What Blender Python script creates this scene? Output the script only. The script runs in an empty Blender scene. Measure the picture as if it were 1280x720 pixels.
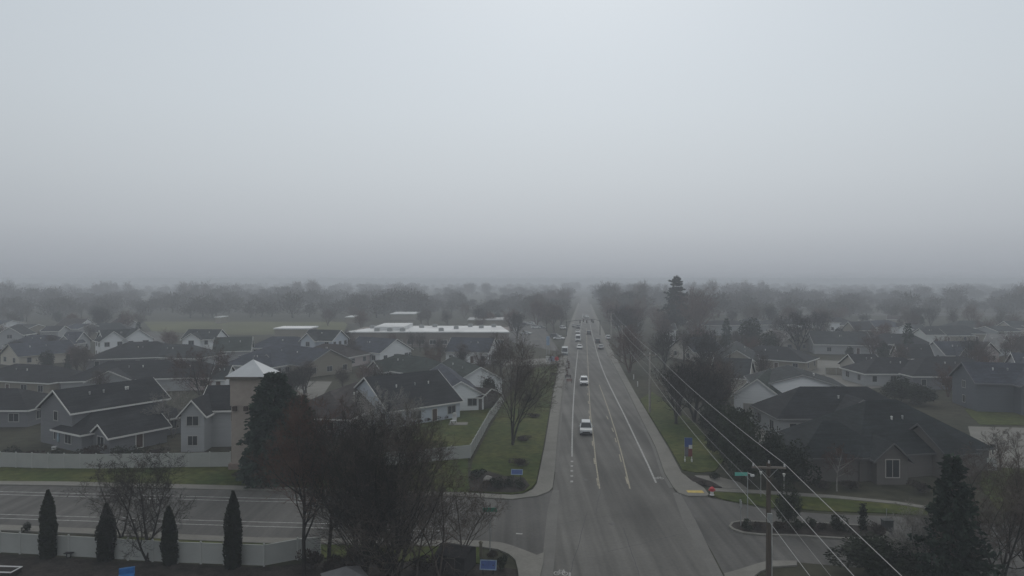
import bpy, math, random
import numpy as np
from mathutils import Vector, Matrix
R = math.radians
scene = bpy.context.scene
COL = scene.collection

# ------------------------------------------------------------------ measuring
# surveyed from the photograph: level camera 24 m up, focal length 870 px of a
# 1280 px wide frame, horizon on row 350; +Y is the camera heading, X is right.
CAMH, FPX, HOR = 24.0, 870.0, 350.0
def G(px, py, h=0.0):
    Y = (CAMH - h) * FPX / (py - HOR)
    return ((px - 640.0) / FPX * Y, Y)
def atY(px, Y):
    return ((px - 640.0) / FPX * Y, Y)
def ZT(py, Y):
    return CAMH - (py - HOR) / FPX * Y

# ------------------------------------------------------------------ materials
MATS = {}
def mat(name, c, rough=0.85, var=0.18, scale=1.5, c2=None, spec=0.3, bump=0.0, detail=4.0, metallic=0.0, stretch=None, fine=None, courses=False):
    if name in MATS: return MATS[name]
    m = bpy.data.materials.new(name); m.use_nodes = True
    nt = m.node_tree; N = nt.nodes; L = nt.links
    b = N['Principled BSDF']
    b.inputs['Roughness'].default_value = rough
    b.inputs['Metallic'].default_value = metallic
    b.inputs['Specular IOR Level'].default_value = spec
    if c2 is None:
        c2 = tuple(min(1, x * (1 + var)) for x in c); c = tuple(x * (1 - var) for x in c)
    tc = N.new('ShaderNodeTexCoord')
    nz = N.new('ShaderNodeTexNoise'); nz.inputs['Scale'].default_value = scale
    nz.inputs['Detail'].default_value = detail; nz.inputs['Roughness'].default_value = 0.62
    src = tc.outputs['Object']
    if stretch:
        mp = N.new('ShaderNodeMapping'); mp.inputs['Scale'].default_value = stretch
        if len(stretch) > 3: pass
        L.new(src, mp.inputs['Vector']); src = mp.outputs['Vector']
    L.new(src, nz.inputs['Vector'])
    rp = N.new('ShaderNodeValToRGB')
    rp.color_ramp.elements[0].position = 0.32; rp.color_ramp.elements[1].position = 0.68
    rp.color_ramp.elements[0].color = (*c, 1); rp.color_ramp.elements[1].color = (*c2, 1)
    L.new(nz.outputs['Fac'], rp.inputs['Fac'])
    out = rp.outputs['Color']
    if fine:
        n2 = N.new('ShaderNodeTexNoise'); n2.inputs['Scale'].default_value = fine[0]; n2.inputs['Detail'].default_value = 3
        L.new(tc.outputs['Object'], n2.inputs['Vector'])
        mr = N.new('ShaderNodeMapRange'); mr.inputs['To Min'].default_value = 1 - fine[1]; mr.inputs['To Max'].default_value = 1 + fine[1]
        mr.inputs['From Min'].default_value = 0.3; mr.inputs['From Max'].default_value = 0.7
        L.new(n2.outputs['Fac'], mr.inputs['Value'])
        mx = N.new('ShaderNodeMix'); mx.data_type = 'RGBA'; mx.blend_type = 'MULTIPLY'; mx.inputs['Factor'].default_value = 1
        L.new(out, mx.inputs['A']); L.new(mr.outputs['Result'], mx.inputs['B']); out = mx.outputs['Result']
    if courses:   # irregular shingle courses: noise drawn out along the level lines of the slope
        mp2 = N.new('ShaderNodeMapping'); mp2.inputs['Scale'].default_value = (.35, .35, 6.5); L.new(tc.outputs['Object'], mp2.inputs['Vector'])
        n3 = N.new('ShaderNodeTexNoise'); n3.inputs['Scale'].default_value = 1; n3.inputs['Detail'].default_value = 3; L.new(mp2.outputs['Vector'], n3.inputs['Vector'])
        m3 = N.new('ShaderNodeMapRange'); m3.inputs['From Min'].default_value = .3; m3.inputs['From Max'].default_value = .7; m3.inputs['To Min'].default_value = .68; m3.inputs['To Max'].default_value = 1.35; L.new(n3.outputs['Fac'], m3.inputs['Value'])
        x3 = N.new('ShaderNodeMix'); x3.data_type = 'RGBA'; x3.blend_type = 'MULTIPLY'; x3.inputs['Factor'].default_value = 1
        L.new(out, x3.inputs['A']); L.new(m3.outputs['Result'], x3.inputs['B']); out = x3.outputs['Result']
    L.new(out, b.inputs['Base Color'])
    if bump:
        bp = N.new('ShaderNodeBump'); bp.inputs['Strength'].default_value = bump
        L.new(nz.outputs['Fac'], bp.inputs['Height']); L.new(bp.outputs['Normal'], b.inputs['Normal'])
    MATS[name] = m
    return m

def plant_mat(name, c, var=0.45, scale=0.8):
    # foliage / twigs: clumps of lighter and darker growth plus a slight shift from plant to plant
    if name in MATS: return MATS[name]
    m = mat(name, c, 0.9, var, scale, spec=0.1)
    nt = m.node_tree; N = nt.nodes; L = nt.links
    b = N['Principled BSDF']; link = b.inputs['Base Color'].links[0]; src = link.from_socket
    oi = N.new('ShaderNodeObjectInfo')
    mr = N.new('ShaderNodeMapRange'); mr.inputs['To Min'].default_value = 0.72; mr.inputs['To Max'].default_value = 1.3
    L.new(oi.outputs['Random'], mr.inputs['Value'])
    mx = N.new('ShaderNodeMix'); mx.data_type = 'RGBA'; mx.blend_type = 'MULTIPLY'; mx.inputs['Factor'].default_value = 1
    L.new(src, mx.inputs['A']); L.new(mr.outputs['Result'], mx.inputs['B'])
    L.new(mx.outputs['Result'], b.inputs['Base Color'])
    return m

def asphalt(name, c, along):
    # worn asphalt: patches, paler wheel tracks that run along the lane, fine aggregate
    m = bpy.data.materials.new(name); m.use_nodes = True
    nt = m.node_tree; N = nt.nodes; L = nt.links; b = N['Principled BSDF']
    b.inputs['Roughness'].default_value = 0.85; b.inputs['Specular IOR Level'].default_value = 0.12
    tc = N.new('ShaderNodeTexCoord'); mp = N.new('ShaderNodeMapping')
    mp.inputs['Rotation'].default_value = (0, 0, along)
    mp.inputs['Scale'].default_value = (0.55, 0.012, 1)
    L.new(tc.outputs['Object'], mp.inputs['Vector'])
    n1 = N.new('ShaderNodeTexNoise'); n1.inputs['Scale'].default_value = 1.6; n1.inputs['Detail'].default_value = 3
    L.new(mp.outputs['Vector'], n1.inputs['Vector'])
    n2 = N.new('ShaderNodeTexNoise'); n2.inputs['Scale'].default_value = 0.09; n2.inputs['Detail'].default_value = 5
    L.new(tc.outputs['Object'], n2.inputs['Vector'])
    n3 = N.new('ShaderNodeTexNoise'); n3.inputs['Scale'].default_value = 3.0; n3.inputs['Detail'].default_value = 6
    L.new(tc.outputs['Object'], n3.inputs['Vector'])
    def rng(s, a, z):
        mr = N.new('ShaderNodeMapRange'); mr.inputs['From Min'].default_value = 0.3; mr.inputs['From Max'].default_value = 0.7
        mr.inputs['To Min'].default_value = a; mr.inputs['To Max'].default_value = z
        L.new(s, mr.inputs['Value']); return mr.outputs['Result']
    def mul(a, c_):
        k = N.new('ShaderNodeMath'); k.operation = 'MULTIPLY'; L.new(a, k.inputs[0]); L.new(c_, k.inputs[1]); return k.outputs[0]
    f = mul(mul(rng(n1.outputs['Fac'], .72, 1.28), rng(n2.outputs['Fac'], .78, 1.22)), rng(n3.outputs['Fac'], .9, 1.1))
    mx = N.new('ShaderNodeMix'); mx.data_type = 'RGBA'; mx.blend_type = 'MULTIPLY'; mx.inputs['Factor'].default_value = 1
    mx.inputs['A'].default_value = (*c, 1); L.new(f, mx.inputs['B'])
    L.new(mx.outputs['Result'], b.inputs['Base Color'])
    MATS[name] = m
    return m

ROADDIR = math.atan(85 / 870)
M_ROAD = asphalt('asphalt_main', (.122, .119, .111), ROADDIR)
M_SIDE = asphalt('asphalt_side', (.096, .094, .089), ROADDIR + math.pi / 2)
M_CONC = mat('concrete', (.185, .18, .163), .9, .12, .35, spec=.12, fine=(5, .08))
M_GUT = mat('concrete_gutter', (.15, .147, .138), .9, .1, .4, spec=.12, fine=(5, .08))
M_LINE = mat('road_paint_white', (.31, .31, .30), .7, .35, 2.5)
M_YEL = mat('road_paint_yellow', (.26, .235, .175), .7, .3, 2.5)
M_TACT = mat('tactile_yellow', (.48, .36, .08), .7, .15, 3)
M_GRASS = mat('winter_lawn', (.034, .054, .012), .95, .3, .13, c2=(.078, .082, .024), spec=.1, fine=(1.1, .35))
M_GROUND = mat('rough_ground', (.030, .033, .021), .95, .4, .035, c2=(.058, .054, .037), spec=.1, fine=(.6, .35))
M_FIELD = mat('field_grass', (.10, .102, .048), .95, .25, .03, spec=.1)
M_MULCH = mat('bark_mulch', (.035, .030, .027), .95, .4, .9, spec=.1, fine=(6, .4))
M_FENCE = mat('fence_vinyl', (.34, .35, .335), .6, .07, .5, spec=.3)
M_TRIM = mat('trim_white', (.62, .62, .60), .6, .05, 1)
M_FRAME = mat('window_frame', (.36,.36,.35), .6, .06, 1)
M_GLASS = mat('window_glass', (.03, .035, .04), .12, .2, .3, spec=.5)
M_WOOD = mat('pole_wood', (.085, .07, .058), .9, .3, 2, stretch=(3, 3, .4))
M_WIRE = mat('wire_aluminium', (.36, .36, .355), .5, .05, 1)
M_STEEL = mat('galvanised_steel', (.3, .31, .31), .5, .1, 2, metallic=.3)
M_DARK = mat('dark_metal', (.025, .025, .027), .5, .1, 2)
M_BARK = plant_mat('bark_grey_brown', (.075, .064, .056))
M_TWIG = plant_mat('twig_brown', (.088, .073, .064))
M_TWIGR = plant_mat('twig_red_brown', (.105, .066, .054))
M_TWIGD = plant_mat('twig_dark', (.036, .033, .030))
M_TWIGP = plant_mat('twig_pale', (.21, .2, .185))
M_CONI = plant_mat('conifer_needles', (.025, .039, .028))
M_ARB = plant_mat('arborvitae_scale', (.024, .030, .018))
M_SHRUB = plant_mat('evergreen_shrub', (.032, .040, .026))
M_SHRUBB = plant_mat('winter_shrub', (.052, .041, .035))

# ------------------------------------------------------------------ mesh builder
class MB:
    def __init__(s): s.v = []; s.f = []
    def quad(s, a, b, c, d):
        n = len(s.v); s.v += [a, b, c, d]; s.f.append((n, n+1, n+2, n+3))
    def poly(s, pts):
        n = len(s.v); s.v += list(pts); s.f.append(tuple(range(n, n+len(pts))))
    def box(s, x0, x1, y0, y1, z0, z1, fr=None):
        P = [(x0,y0,z0),(x1,y0,z0),(x1,y1,z0),(x0,y1,z0),(x0,y0,z1),(x1,y0,z1),(x1,y1,z1),(x0,y1,z1)]
        if fr: P = [fr(p) for p in P]
        n = len(s.v); s.v += P
        s.f += [(n,n+3,n+2,n+1),(n+4,n+5,n+6,n+7),(n,n+1,n+5,n+4),(n+1,n+2,n+6,n+5),(n+2,n+3,n+7,n+6),(n+3,n,n+4,n+7)]
    def bar(s, a, b, w, h):
        # rectangular bar from a to b, w wide (horizontal), h high (hung below the line a-b)
        a = Vector(a); b = Vector(b); d = (b - a)
        side = Vector((-d.y, d.x, 0))
        if side.length < 1e-6: side = Vector((1, 0, 0))
        side.normalize(); side *= w / 2; up = Vector((0, 0, h))
        P = [a-side-up, a+side-up, b+side-up, b-side-up, a-side, a+side, b+side, b-side]
        n = len(s.v); s.v += [tuple(p) for p in P]
        s.f += [(n,n+3,n+2,n+1),(n+4,n+5,n+6,n+7),(n,n+1,n+5,n+4),(n+1,n+2,n+6,n+5),(n+2,n+3,n+7,n+6),(n+3,n,n+4,n+7)]
    def tube(s, a, b, r0, r1=None, n=8, cap=True):
        r1 = r0 if r1 is None else r1
        a = Vector(a); b = Vector(b); d = (b - a)
        if d.length < 1e-7: return
        d.normalize(); u = d.orthogonal().normalized(); w = d.cross(u)
        k = len(s.v)
        for p, r in ((a, r0), (b, r1)):
            for i in range(n):
                t = 2*math.pi*i/n
                q = p + (u*math.cos(t) + w*math.sin(t))*r
                s.v.append((q.x, q.y, q.z))
        for i in range(n):
            j = (i+1) % n; s.f.append((k+i, k+j, k+n+j, k+n+i))
        if cap:
            s.f.append(tuple(k+n-1-i for i in range(n))); s.f.append(tuple(k+n+i for i in range(n)))
    def path(s, pts, r, n=6):
        for a, b in zip(pts, pts[1:]): s.tube(a, b, r, r, n)
    def lathe(s, prof, c=(0,0,0), n=16):
        k = len(s.v)
        for r, z in prof:
            for i in range(n):
                t = 2*math.pi*i/n; s.v.append((c[0]+r*math.cos(t), c[1]+r*math.sin(t), c[2]+z))
        for j in range(len(prof)-1):
            for i in range(n):
                q = (i+1) % n; s.f.append((k+j*n+i, k+j*n+q, k+(j+1)*n+q, k+(j+1)*n+i))
        s.f.append(tuple(k+n-1-i for i in range(n))); s.f.append(tuple(k+(len(prof)-1)*n+i for i in range(n)))
    def slab(s, pts, z0, z1):
        a = 0
        for (x0,y0),(x1,y1) in zip(pts, pts[1:]+pts[:1]): a += x0*y1-x1*y0
        if a < 0: pts = pts[::-1]
        n = len(s.v); m = len(pts)
        s.v += [(x,y,z0) for x,y in pts] + [(x,y,z1) for x,y in pts]
        s.f.append(tuple(range(n+m, n+2*m)))
        for i in range(m):
            j = (i+1) % m; s.f.append((n+i, n+j, n+m+j, n+m+i))

def mesh(name, mb, m):
    me = bpy.data.meshes.new(name); me.from_pydata([tuple(p) for p in mb.v], [], mb.f); me.update()
    me.materials.append(m); return me
def link(o, parent=None):
    COL.objects.link(o)
    if parent is not None: o.parent = parent
    return o
def O(name, mb, m, parent=None, off=None, label=None):
    if off is not None:
        mb.v = [(p[0]-off[0], p[1]-off[1], p[2]-off[2]) for p in mb.v]
    o = link(bpy.data.objects.new(name, mesh(name, mb, m)), parent)
    if label: o['label'] = label
    return o
def E(name, label, cat, loc=(0,0,0), rz=0, group=None, sc=1):
    o = bpy.data.objects.new(name, None); COL.objects.link(o)
    o.location = loc; o.rotation_euler = (0, 0, rz); o.empty_display_size = .5
    if isinstance(sc, tuple): o.scale = sc
    else: o.scale = (sc, sc, sc)
    o['label'] = label; o['category'] = cat
    if group: o['group'] = group
    return o
def tag(o, label, cat, group=None):
    o['label'] = label; o['category'] = cat
    if group: o['group'] = group
    return o
def copy_tree(o, parent=None):
    c = o.copy(); COL.objects.link(c)
    if parent is not None: c.parent = parent
    for ch in list(o.children): copy_tree(ch, c)
    return c
def dup(root, label, loc, rz=0, sc=1, group=None):
    c = copy_tree(root); c.location = loc; c.rotation_euler = (0, 0, rz)
    c.scale = sc if isinstance(sc, tuple) else (sc, sc, sc)
    c['label'] = label
    if group: c['group'] = group
    elif 'group' in c: del c['group']
    return c
def structure(name, mb, m):
    o = O(name, mb, m); o['kind'] = 'structure'; return o

# ------------------------------------------------------------------ ground, roads
g = MB(); S0 = 4600
g.quad((-2600,-200,0),(2600,-200,0),(2600,S0,0),(-2600,S0,0)); structure('ground', g, M_GROUND)

def gp(*pts): return [G(x, y) for x, y in pts]
def interp(poly, y):
    for (x0,y0),(x1,y1) in zip(poly, poly[1:]):
        if (y0-y)*(y1-y) <= 0 and y0 != y1: return x0 + (x1-x0)*(y-y0)/(y1-y0)
L_IN = [(676,760),(684,690),(690,640),(691,612),(694,590),(697,550),(700,520),(704,484),(707,463),(710.5,440),(714.5,418),(719,398),(724.5,380),(727.5,371)]
R_IN = [(914,760),(898,720),(868,660),(846,618),(841,610),(830,592),(819,560),(800,522),(783,487),(758,440),(750,419),(743,400),(737,381),(734,371)]
road = gp(*L_IN) + gp(*R_IN)[::-1]
b = MB(); b.poly([(x, y, .012) for x, y in road]); structure('main_road', b, M_ROAD)
def strip_slab(name, outer, inner, m, z=.13):
    b = MB(); b.slab(gp(*outer) + gp(*inner)[::-1], 0, z); return structure(name, b, m)
L_OUT = [(582,617),(640,620),(655,618.5),(666,613),(671,606),(680.6,560),(685.6,530),(692,490),(699,454),(704,434),(710,412),(717,393),(723,378)]
L_CUR = [(582,622),(640,625),(672,621),(686,615.5),(690.5,611),(693.4,590),(696.4,550),(699.4,520),(703.4,484),(706.4,463),(709.9,440),(714,418),(718.7,398),(724,380)]
strip_slab('sidewalk', L_OUT, L_CUR, M_CONC)
R_CUR = [(846,615),(841.6,610),(830.6,592),(819.6,560),(800.6,522),(783.5,487),(758.5,440),(750.4,419),(743.3,400),(737.3,381)]
R_OUT = [(886,619),(880,611),(866,602),(852,592),(836,562),(793,490),(766,440),(756,417),(746,396),(739,380)]
strip_slab('sidewalk', [(884,621),(860,621),(848,617)] + R_CUR, R_OUT, M_CONC)
# concrete valley gutters across the side-street mouths
b = MB(); b.poly([(x,y,.016) for x,y in gp((690.5,613),(699,613),(697,640),(694,690),(690,730),(672,730),(679,690),(684,640))]); structure('gutter', b, M_GUT)
b = MB(); b.poly([(x,y,.016) for x,y in gp((841,616),(850,616),(869,650),(887,687),(904,720),(916,744),(901,744),(890,720),(874,688),(853,650))]); structure('gutter', b, M_GUT)
# gutter pans along the kerbs
for pl, d, far in ((L_CUR[5:], 4.2, 0), (R_CUR[1:], -5.0, 0)):
    W = gp(*pl); k = .45 if d > 0 else -.45
    b = MB(); b.poly([(x,y,.02) for x,y in W] + [(x+k,y,.02) for x,y in W[::-1]]); structure('gutter', b, M_GUT)

# side street, left
SL_T = [(-220,601),(0,607),(75,608),(270,613),(320,613.5),(582,622),(640,625),(672,621),(690,612)]
SL_B = [(-220,652),(0,657),(120,662),(226,669),(320,673),(600,677),(625,679),(640,683),(656,689),(671,695),(680,691),(684,680)]
b = MB(); b.poly([(x,y,.008) for x,y in gp(*SL_T)+gp(*SL_B)[::-1]]); structure('side_street', b, M_SIDE)
strip_slab('sidewalk', [(-220,597),(0,602.5),(75,603),(270,607.5),(320,609),(581,617)], [(-220,601),(0,606.8),(75,607.8),(270,612.8),(320,613.3),(581,621.8)], M_CONC)
strip_slab('sidewalk', [(-220,652.2),(0,657.3),(120,662.3),(226,669.3),(320,673.3),(600,677.3),(625,679.3),(640,683.3),(656,689.3),(671,695.3),(680,692),(679,705),(672,735),(650,735),(647,712),(644,701),(636,694),(622,688),(600,685),(320,680),(226,676),(120,669),(0,664),(-220,659)], [], M_CONC)
# grass verges
def lawn(pts, m=M_GRASS, z=.1, name='lawn'):
    b = MB(); b.slab(gp(*pts), 0, z); return structure(name, b, m)
lawn([(-220,580),(0,585),(60,586.5),(210,585),(289,584),(310,592),(585,574),(585,616.6),(320,608.7),(75,602.7),(0,602.2),(-220,596.6)])
lawn([(320,680.5),(226,676.5),(150,671.5),(150,676),(240,684),(330,689),(420,700),(600,705),(600,685.4)])
lawn([(591,576),(628,506),(650,470),(662,462),(697,456),(690.5,490),(684,530),(679,560),(670,604),(664,611),(653,616.5),(640,618),(583,615)])
lawn([(520,515),(575,508),(626,503),(588,573),(515,575),(500,560)], z=.08)
lawn([(835,556),(800,500),(815,490),(870,530),(905,575),(893,590),(870,591),(853,588)])
lawn([(888,620),(892,615.5),(960,619),(1040,624),(1120,631.5),(1160,638),(1165,646),(1150,645),(1110,642),(1040,640),(960,635),(905,625)])
lawn([(1205,511),(1300,516),(1330,532),(1225,531),(1215,522)], z=.06)
lawn([(1228,584),(1330,588),(1330,640),(1250,640),(1225,610)], z=.06)
lawn([(180,402),(435,402.5),(430,416),(300,419),(190,414)], M_FIELD, .03, 'field')
lawn([(-100,690.5),(0,693),(150,702),(320,710),(420,702),(600,706),(650,713),(650,780),(-150,780)], M_MULCH, .05, 'garden_bed')
# right side street, paths
b = MB(); b.poly([(x,y,.008) for x,y in gp((846,617),(884,621.5),(905,626),(960,637),(1040,643),(1110,645),(1165,648),(1330,662),(1330,735),(1100,712),(996,703),(960,703),(945,707),(920,715),(906,720),(890,690))]); structure('side_street', b, M_SIDE)
strip_slab('sidewalk', [(886,611),(925,612.5),(960,614.5),(1040,620),(1120,628),(1160,634)], [(889,615),(925,616.5),(960,618.5),(1040,623.5),(1120,631),(1158,637)], M_CONC, .12)
strip_slab('sidewalk', [(905,718.5),(920,714.5),(945,706.5),(960,702.5),(996,702.5)], [(915,740),(935,728),(950,716),(966,710),(996,708)], M_CONC, .13)
lawn([(868,595),(895,596),(925,604),(935,612),(905,611),(880,603)], M_CONC, .11, 'footpath')
lawn([(858,596.5),(872,598),(890,603.5),(902,610.5),(884,608.5),(866,603)], M_MULCH, .16, 'garden_bed')
# kerbed median with planting
isl = [(911,659),(914,654),(925,652),(960,653),(1040,655),(1105,660),(1112,668),(1100,676),(1056,675),(1000,671.5),(950,670),(928,667.5),(915,663)]
b = MB(); b.slab(gp(*isl), 0, .14); structure('kerb', b, M_CONC)
isl2 = [(914,658.8),(917,655.2),(926,653.6),(960,654.4),(1040,656.4),(1103,661),(1108,668),(1098,674),(1056,673.3),(1000,669.8),(950,668.3),(930,666),(918,662)]
b = MB(); b.slab(gp(*isl2), 0, .17); structure('garden_bed', b, M_MULCH)
# left corner bed
lawn([(586,590),(606,589),(630,596),(655,598),(662,608),(655,615),(640,617),(587,615)], M_MULCH, .14, 'garden_bed')
# residential streets, drives
def drive(pts, name='driveway', m=M_CONC, z=.02):
    b = MB(); b.poly([(x,y,z) for x,y in gp(*pts)]); structure(name, b, m)
drive([(352,476),(415,477),(400,500),(370,515),(350,500)])
drive([(640,402),(676,402),(690,425),(700,440),(640,428),(632,412)], 'parking_lot', M_SIDE, .03)
drive([(600,447),(660,449),(699,447),(700,455),(650,457),(600,455)], 'driveway', M_CONC, .025)
drive([(1210,533),(1330,536),(1330,586),(1240,585),(1228,575),(1215,552)], 'street', M_CONC)
drive([(1008,450),(1085,452),(1082,465),(1000,470)], 'driveway')
drive([(1030,468),(1110,470),(1125,482),(1050,490)], 'driveway')
drive([(930,535),(985,538),(990,560),(945,556)], 'driveway')
drive([(180,415),(196,414),(225,440),(205,445)], 'street', M_SIDE, .03)
drive([(840,462),(893,462),(897,474),(850,476)], 'driveway')
drive([(870,390),(1200,391),(1400,394),(1400,399),(1200,395),(870,393)], 'street', M_SIDE)
drive([(20,462),(78,464),(70,472),(10,470)], 'driveway')
drive([(440,452),(470,450),(520,480),(560,512),(545,512),(500,480)], 'street', M_SIDE)

# ------------------------------------------------------------------ road markings
def line(pts, w, m, z=.018, world=False):
    W = pts if world else gp(*pts)
    b = MB()
    for (x0,y0),(x1,y1) in zip(W, W[1:]):
        d = Vector((x1-x0, y1-y0)); n = Vector((-d.y, d.x)).normalized()*w/2
        b.quad((x0+n.x,y0+n.y,z),(x0-n.x,y0-n.y,z),(x1-n.x,y1-n.y,z),(x1+n.x,y1+n.y,z))
    return structure('road_marking', b, m)
def dashes(pts, w, m, on, off):
    W = gp(*pts); b = MB(); z = .018
    for (x0,y0),(x1,y1) in zip(W, W[1:]):
        d = Vector((x1-x0, y1-y0)); Ln = d.length; d.normalize(); n = Vector((-d.y, d.x))*w/2; t = 0
        while t < Ln:
            e = min(t+on, Ln)
            p = Vector((x0,y0))+d*t; q = Vector((x0,y0))+d*e
            b.quad((p.x+n.x,p.y+n.y,z),(p.x-n.x,p.y-n.y,z),(q.x-n.x,q.y-n.y,z),(q.x+n.x,q.y+n.y,z)); t += on+off
    return structure('road_marking', b, m)
line([(715,571),(715.3,540),(716.3,510),(718.2,480),(720.4,456),(722.2,440),(726,410),(728.6,392)], .2, M_LINE)
dashes([(714.7,603),(715,574)], .32, M_LINE, .7, 1.6)
line([(749.5,611),(745,580),(741,540),(738,517),(735.5,475),(735,456),(734,440),(733,410)], .17, M_YEL)
dashes([(747.6,607),(743.2,580),(739.2,540),(736.4,517),(733.8,475)], .17, M_YEL, 3, 7)
line([(787.5,611),(779,575),(769.5,540),(761.5,515),(754.5,495),(749,481)], .17, M_YEL)
dashes([(784.5,605),(776,575),(767,540),(757,517)], .17, M_YEL, 3, 7)
line([(820,603.5),(810,581),(800,560),(790,539),(781,520),(772,502),(763.5,485),(756.5,470),(751,456),(746.5,442),(742,425),(738.5,410),(736,396)], .22, M_LINE)
for yy in ((614.5,622.5,626),(618.2,626.5,630)):
    line([(-220,yy[0]-6),(0,yy[0]),(310,yy[1]),(470,yy[2])], .16, M_LINE, .014)
for yy in ((643,652.5),(648,658)):
    line([(-220,yy[0]-6),(0,yy[0]),(320,yy[1]),(560,yy[1]+6)], .16, M_LINE, .014)
line([(645,667),(653,667.6)], .25, M_LINE, .014)
def bike(px, py, s, bar):
    x, y = G(px, py); b = MB(); z = .02
    c, sn = math.cos(-ROADDIR), math.sin(-ROADDIR)
    def P(u, v): return (x+(u*c-v*sn)*s, y+(u*sn+v*c)*s, z)
    for cu in (-.55, .55):
        for i in range(16):
            a0, a1 = 2*math.pi*i/16, 2*math.pi*(i+1)/16
            b.quad(P(cu+.42*math.cos(a0), .42*math.sin(a0)*1.5), P(cu+.28*math.cos(a0), .28*math.sin(a0)*1.5), P(cu+.28*math.cos(a1), .28*math.sin(a1)*1.5), P(cu+.42*math.cos(a1), .42*math.sin(a1)*1.5))
    for (u0,v0,u1,v1) in ((-.55,0,-.2,1.0),(-.2,1.0,.4,1.0),(.55,0,.35,1.3),(-.1,-.1,.4,1.0),(-.55,0,-.1,-.1),(-.1,-.1,-.2,1.2)):
        d = Vector((u1-u0, v1-v0)).normalized(); n = Vector((-d.y, d.x))*.06
        b.quad(P(u0+n.x,v0+n.y), P(u0-n.x,v0-n.y), P(u1-n.x,v1-n.y), P(u1+n.x,v1+n.y))
    if bar: b.quad(P(1.05,-2.2),P(1.3,-2.2),P(1.3,.4),P(1.05,.4))
    structure('road_marking', b, M_LINE)
M_TAR = mat('crack_sealant', (.035,.035,.036), .6, .2, 3)
ck = random.Random(12)
for (xa,ya,xb,yb) in ((712,720,735,640),(760,690,850,668),(700,655,790,640),(800,720,780,660),(745,640,757,585),(640,655,675,640),(880,668,905,640),(120,640,300,648),(705,560,725,552)):
    pts = [(xa+(xb-xa)*k/9+ck.uniform(-1.2,1.2), ya+(yb-ya)*k/9+ck.uniform(-.5,.5)) for k in range(10)]
    line(pts, .07, M_TAR, .0165)
for px, py in ((765,655),(732,600),(650,640),(870,645),(727,505)):
    x, y = G(px,py); b = MB(); b.poly([(x+.38*math.cos(a*.3927), y+.38*math.sin(a*.3927), .0172) for a in range(16)]); structure('manhole_cover', b, mat('cast_iron', (.05,.048,.046), .6, .2, 4))
bike(701, 717, .62, True); bike(824, 598, .55, False)
x, y = G(869, 616); b = MB(); b.slab([(x-.9,y-.35),(x+.9,y-.5),(x+.9,y+.4),(x-.9,y+.45)], .1, .145); structure('tactile_paving', b, M_TACT)

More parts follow.
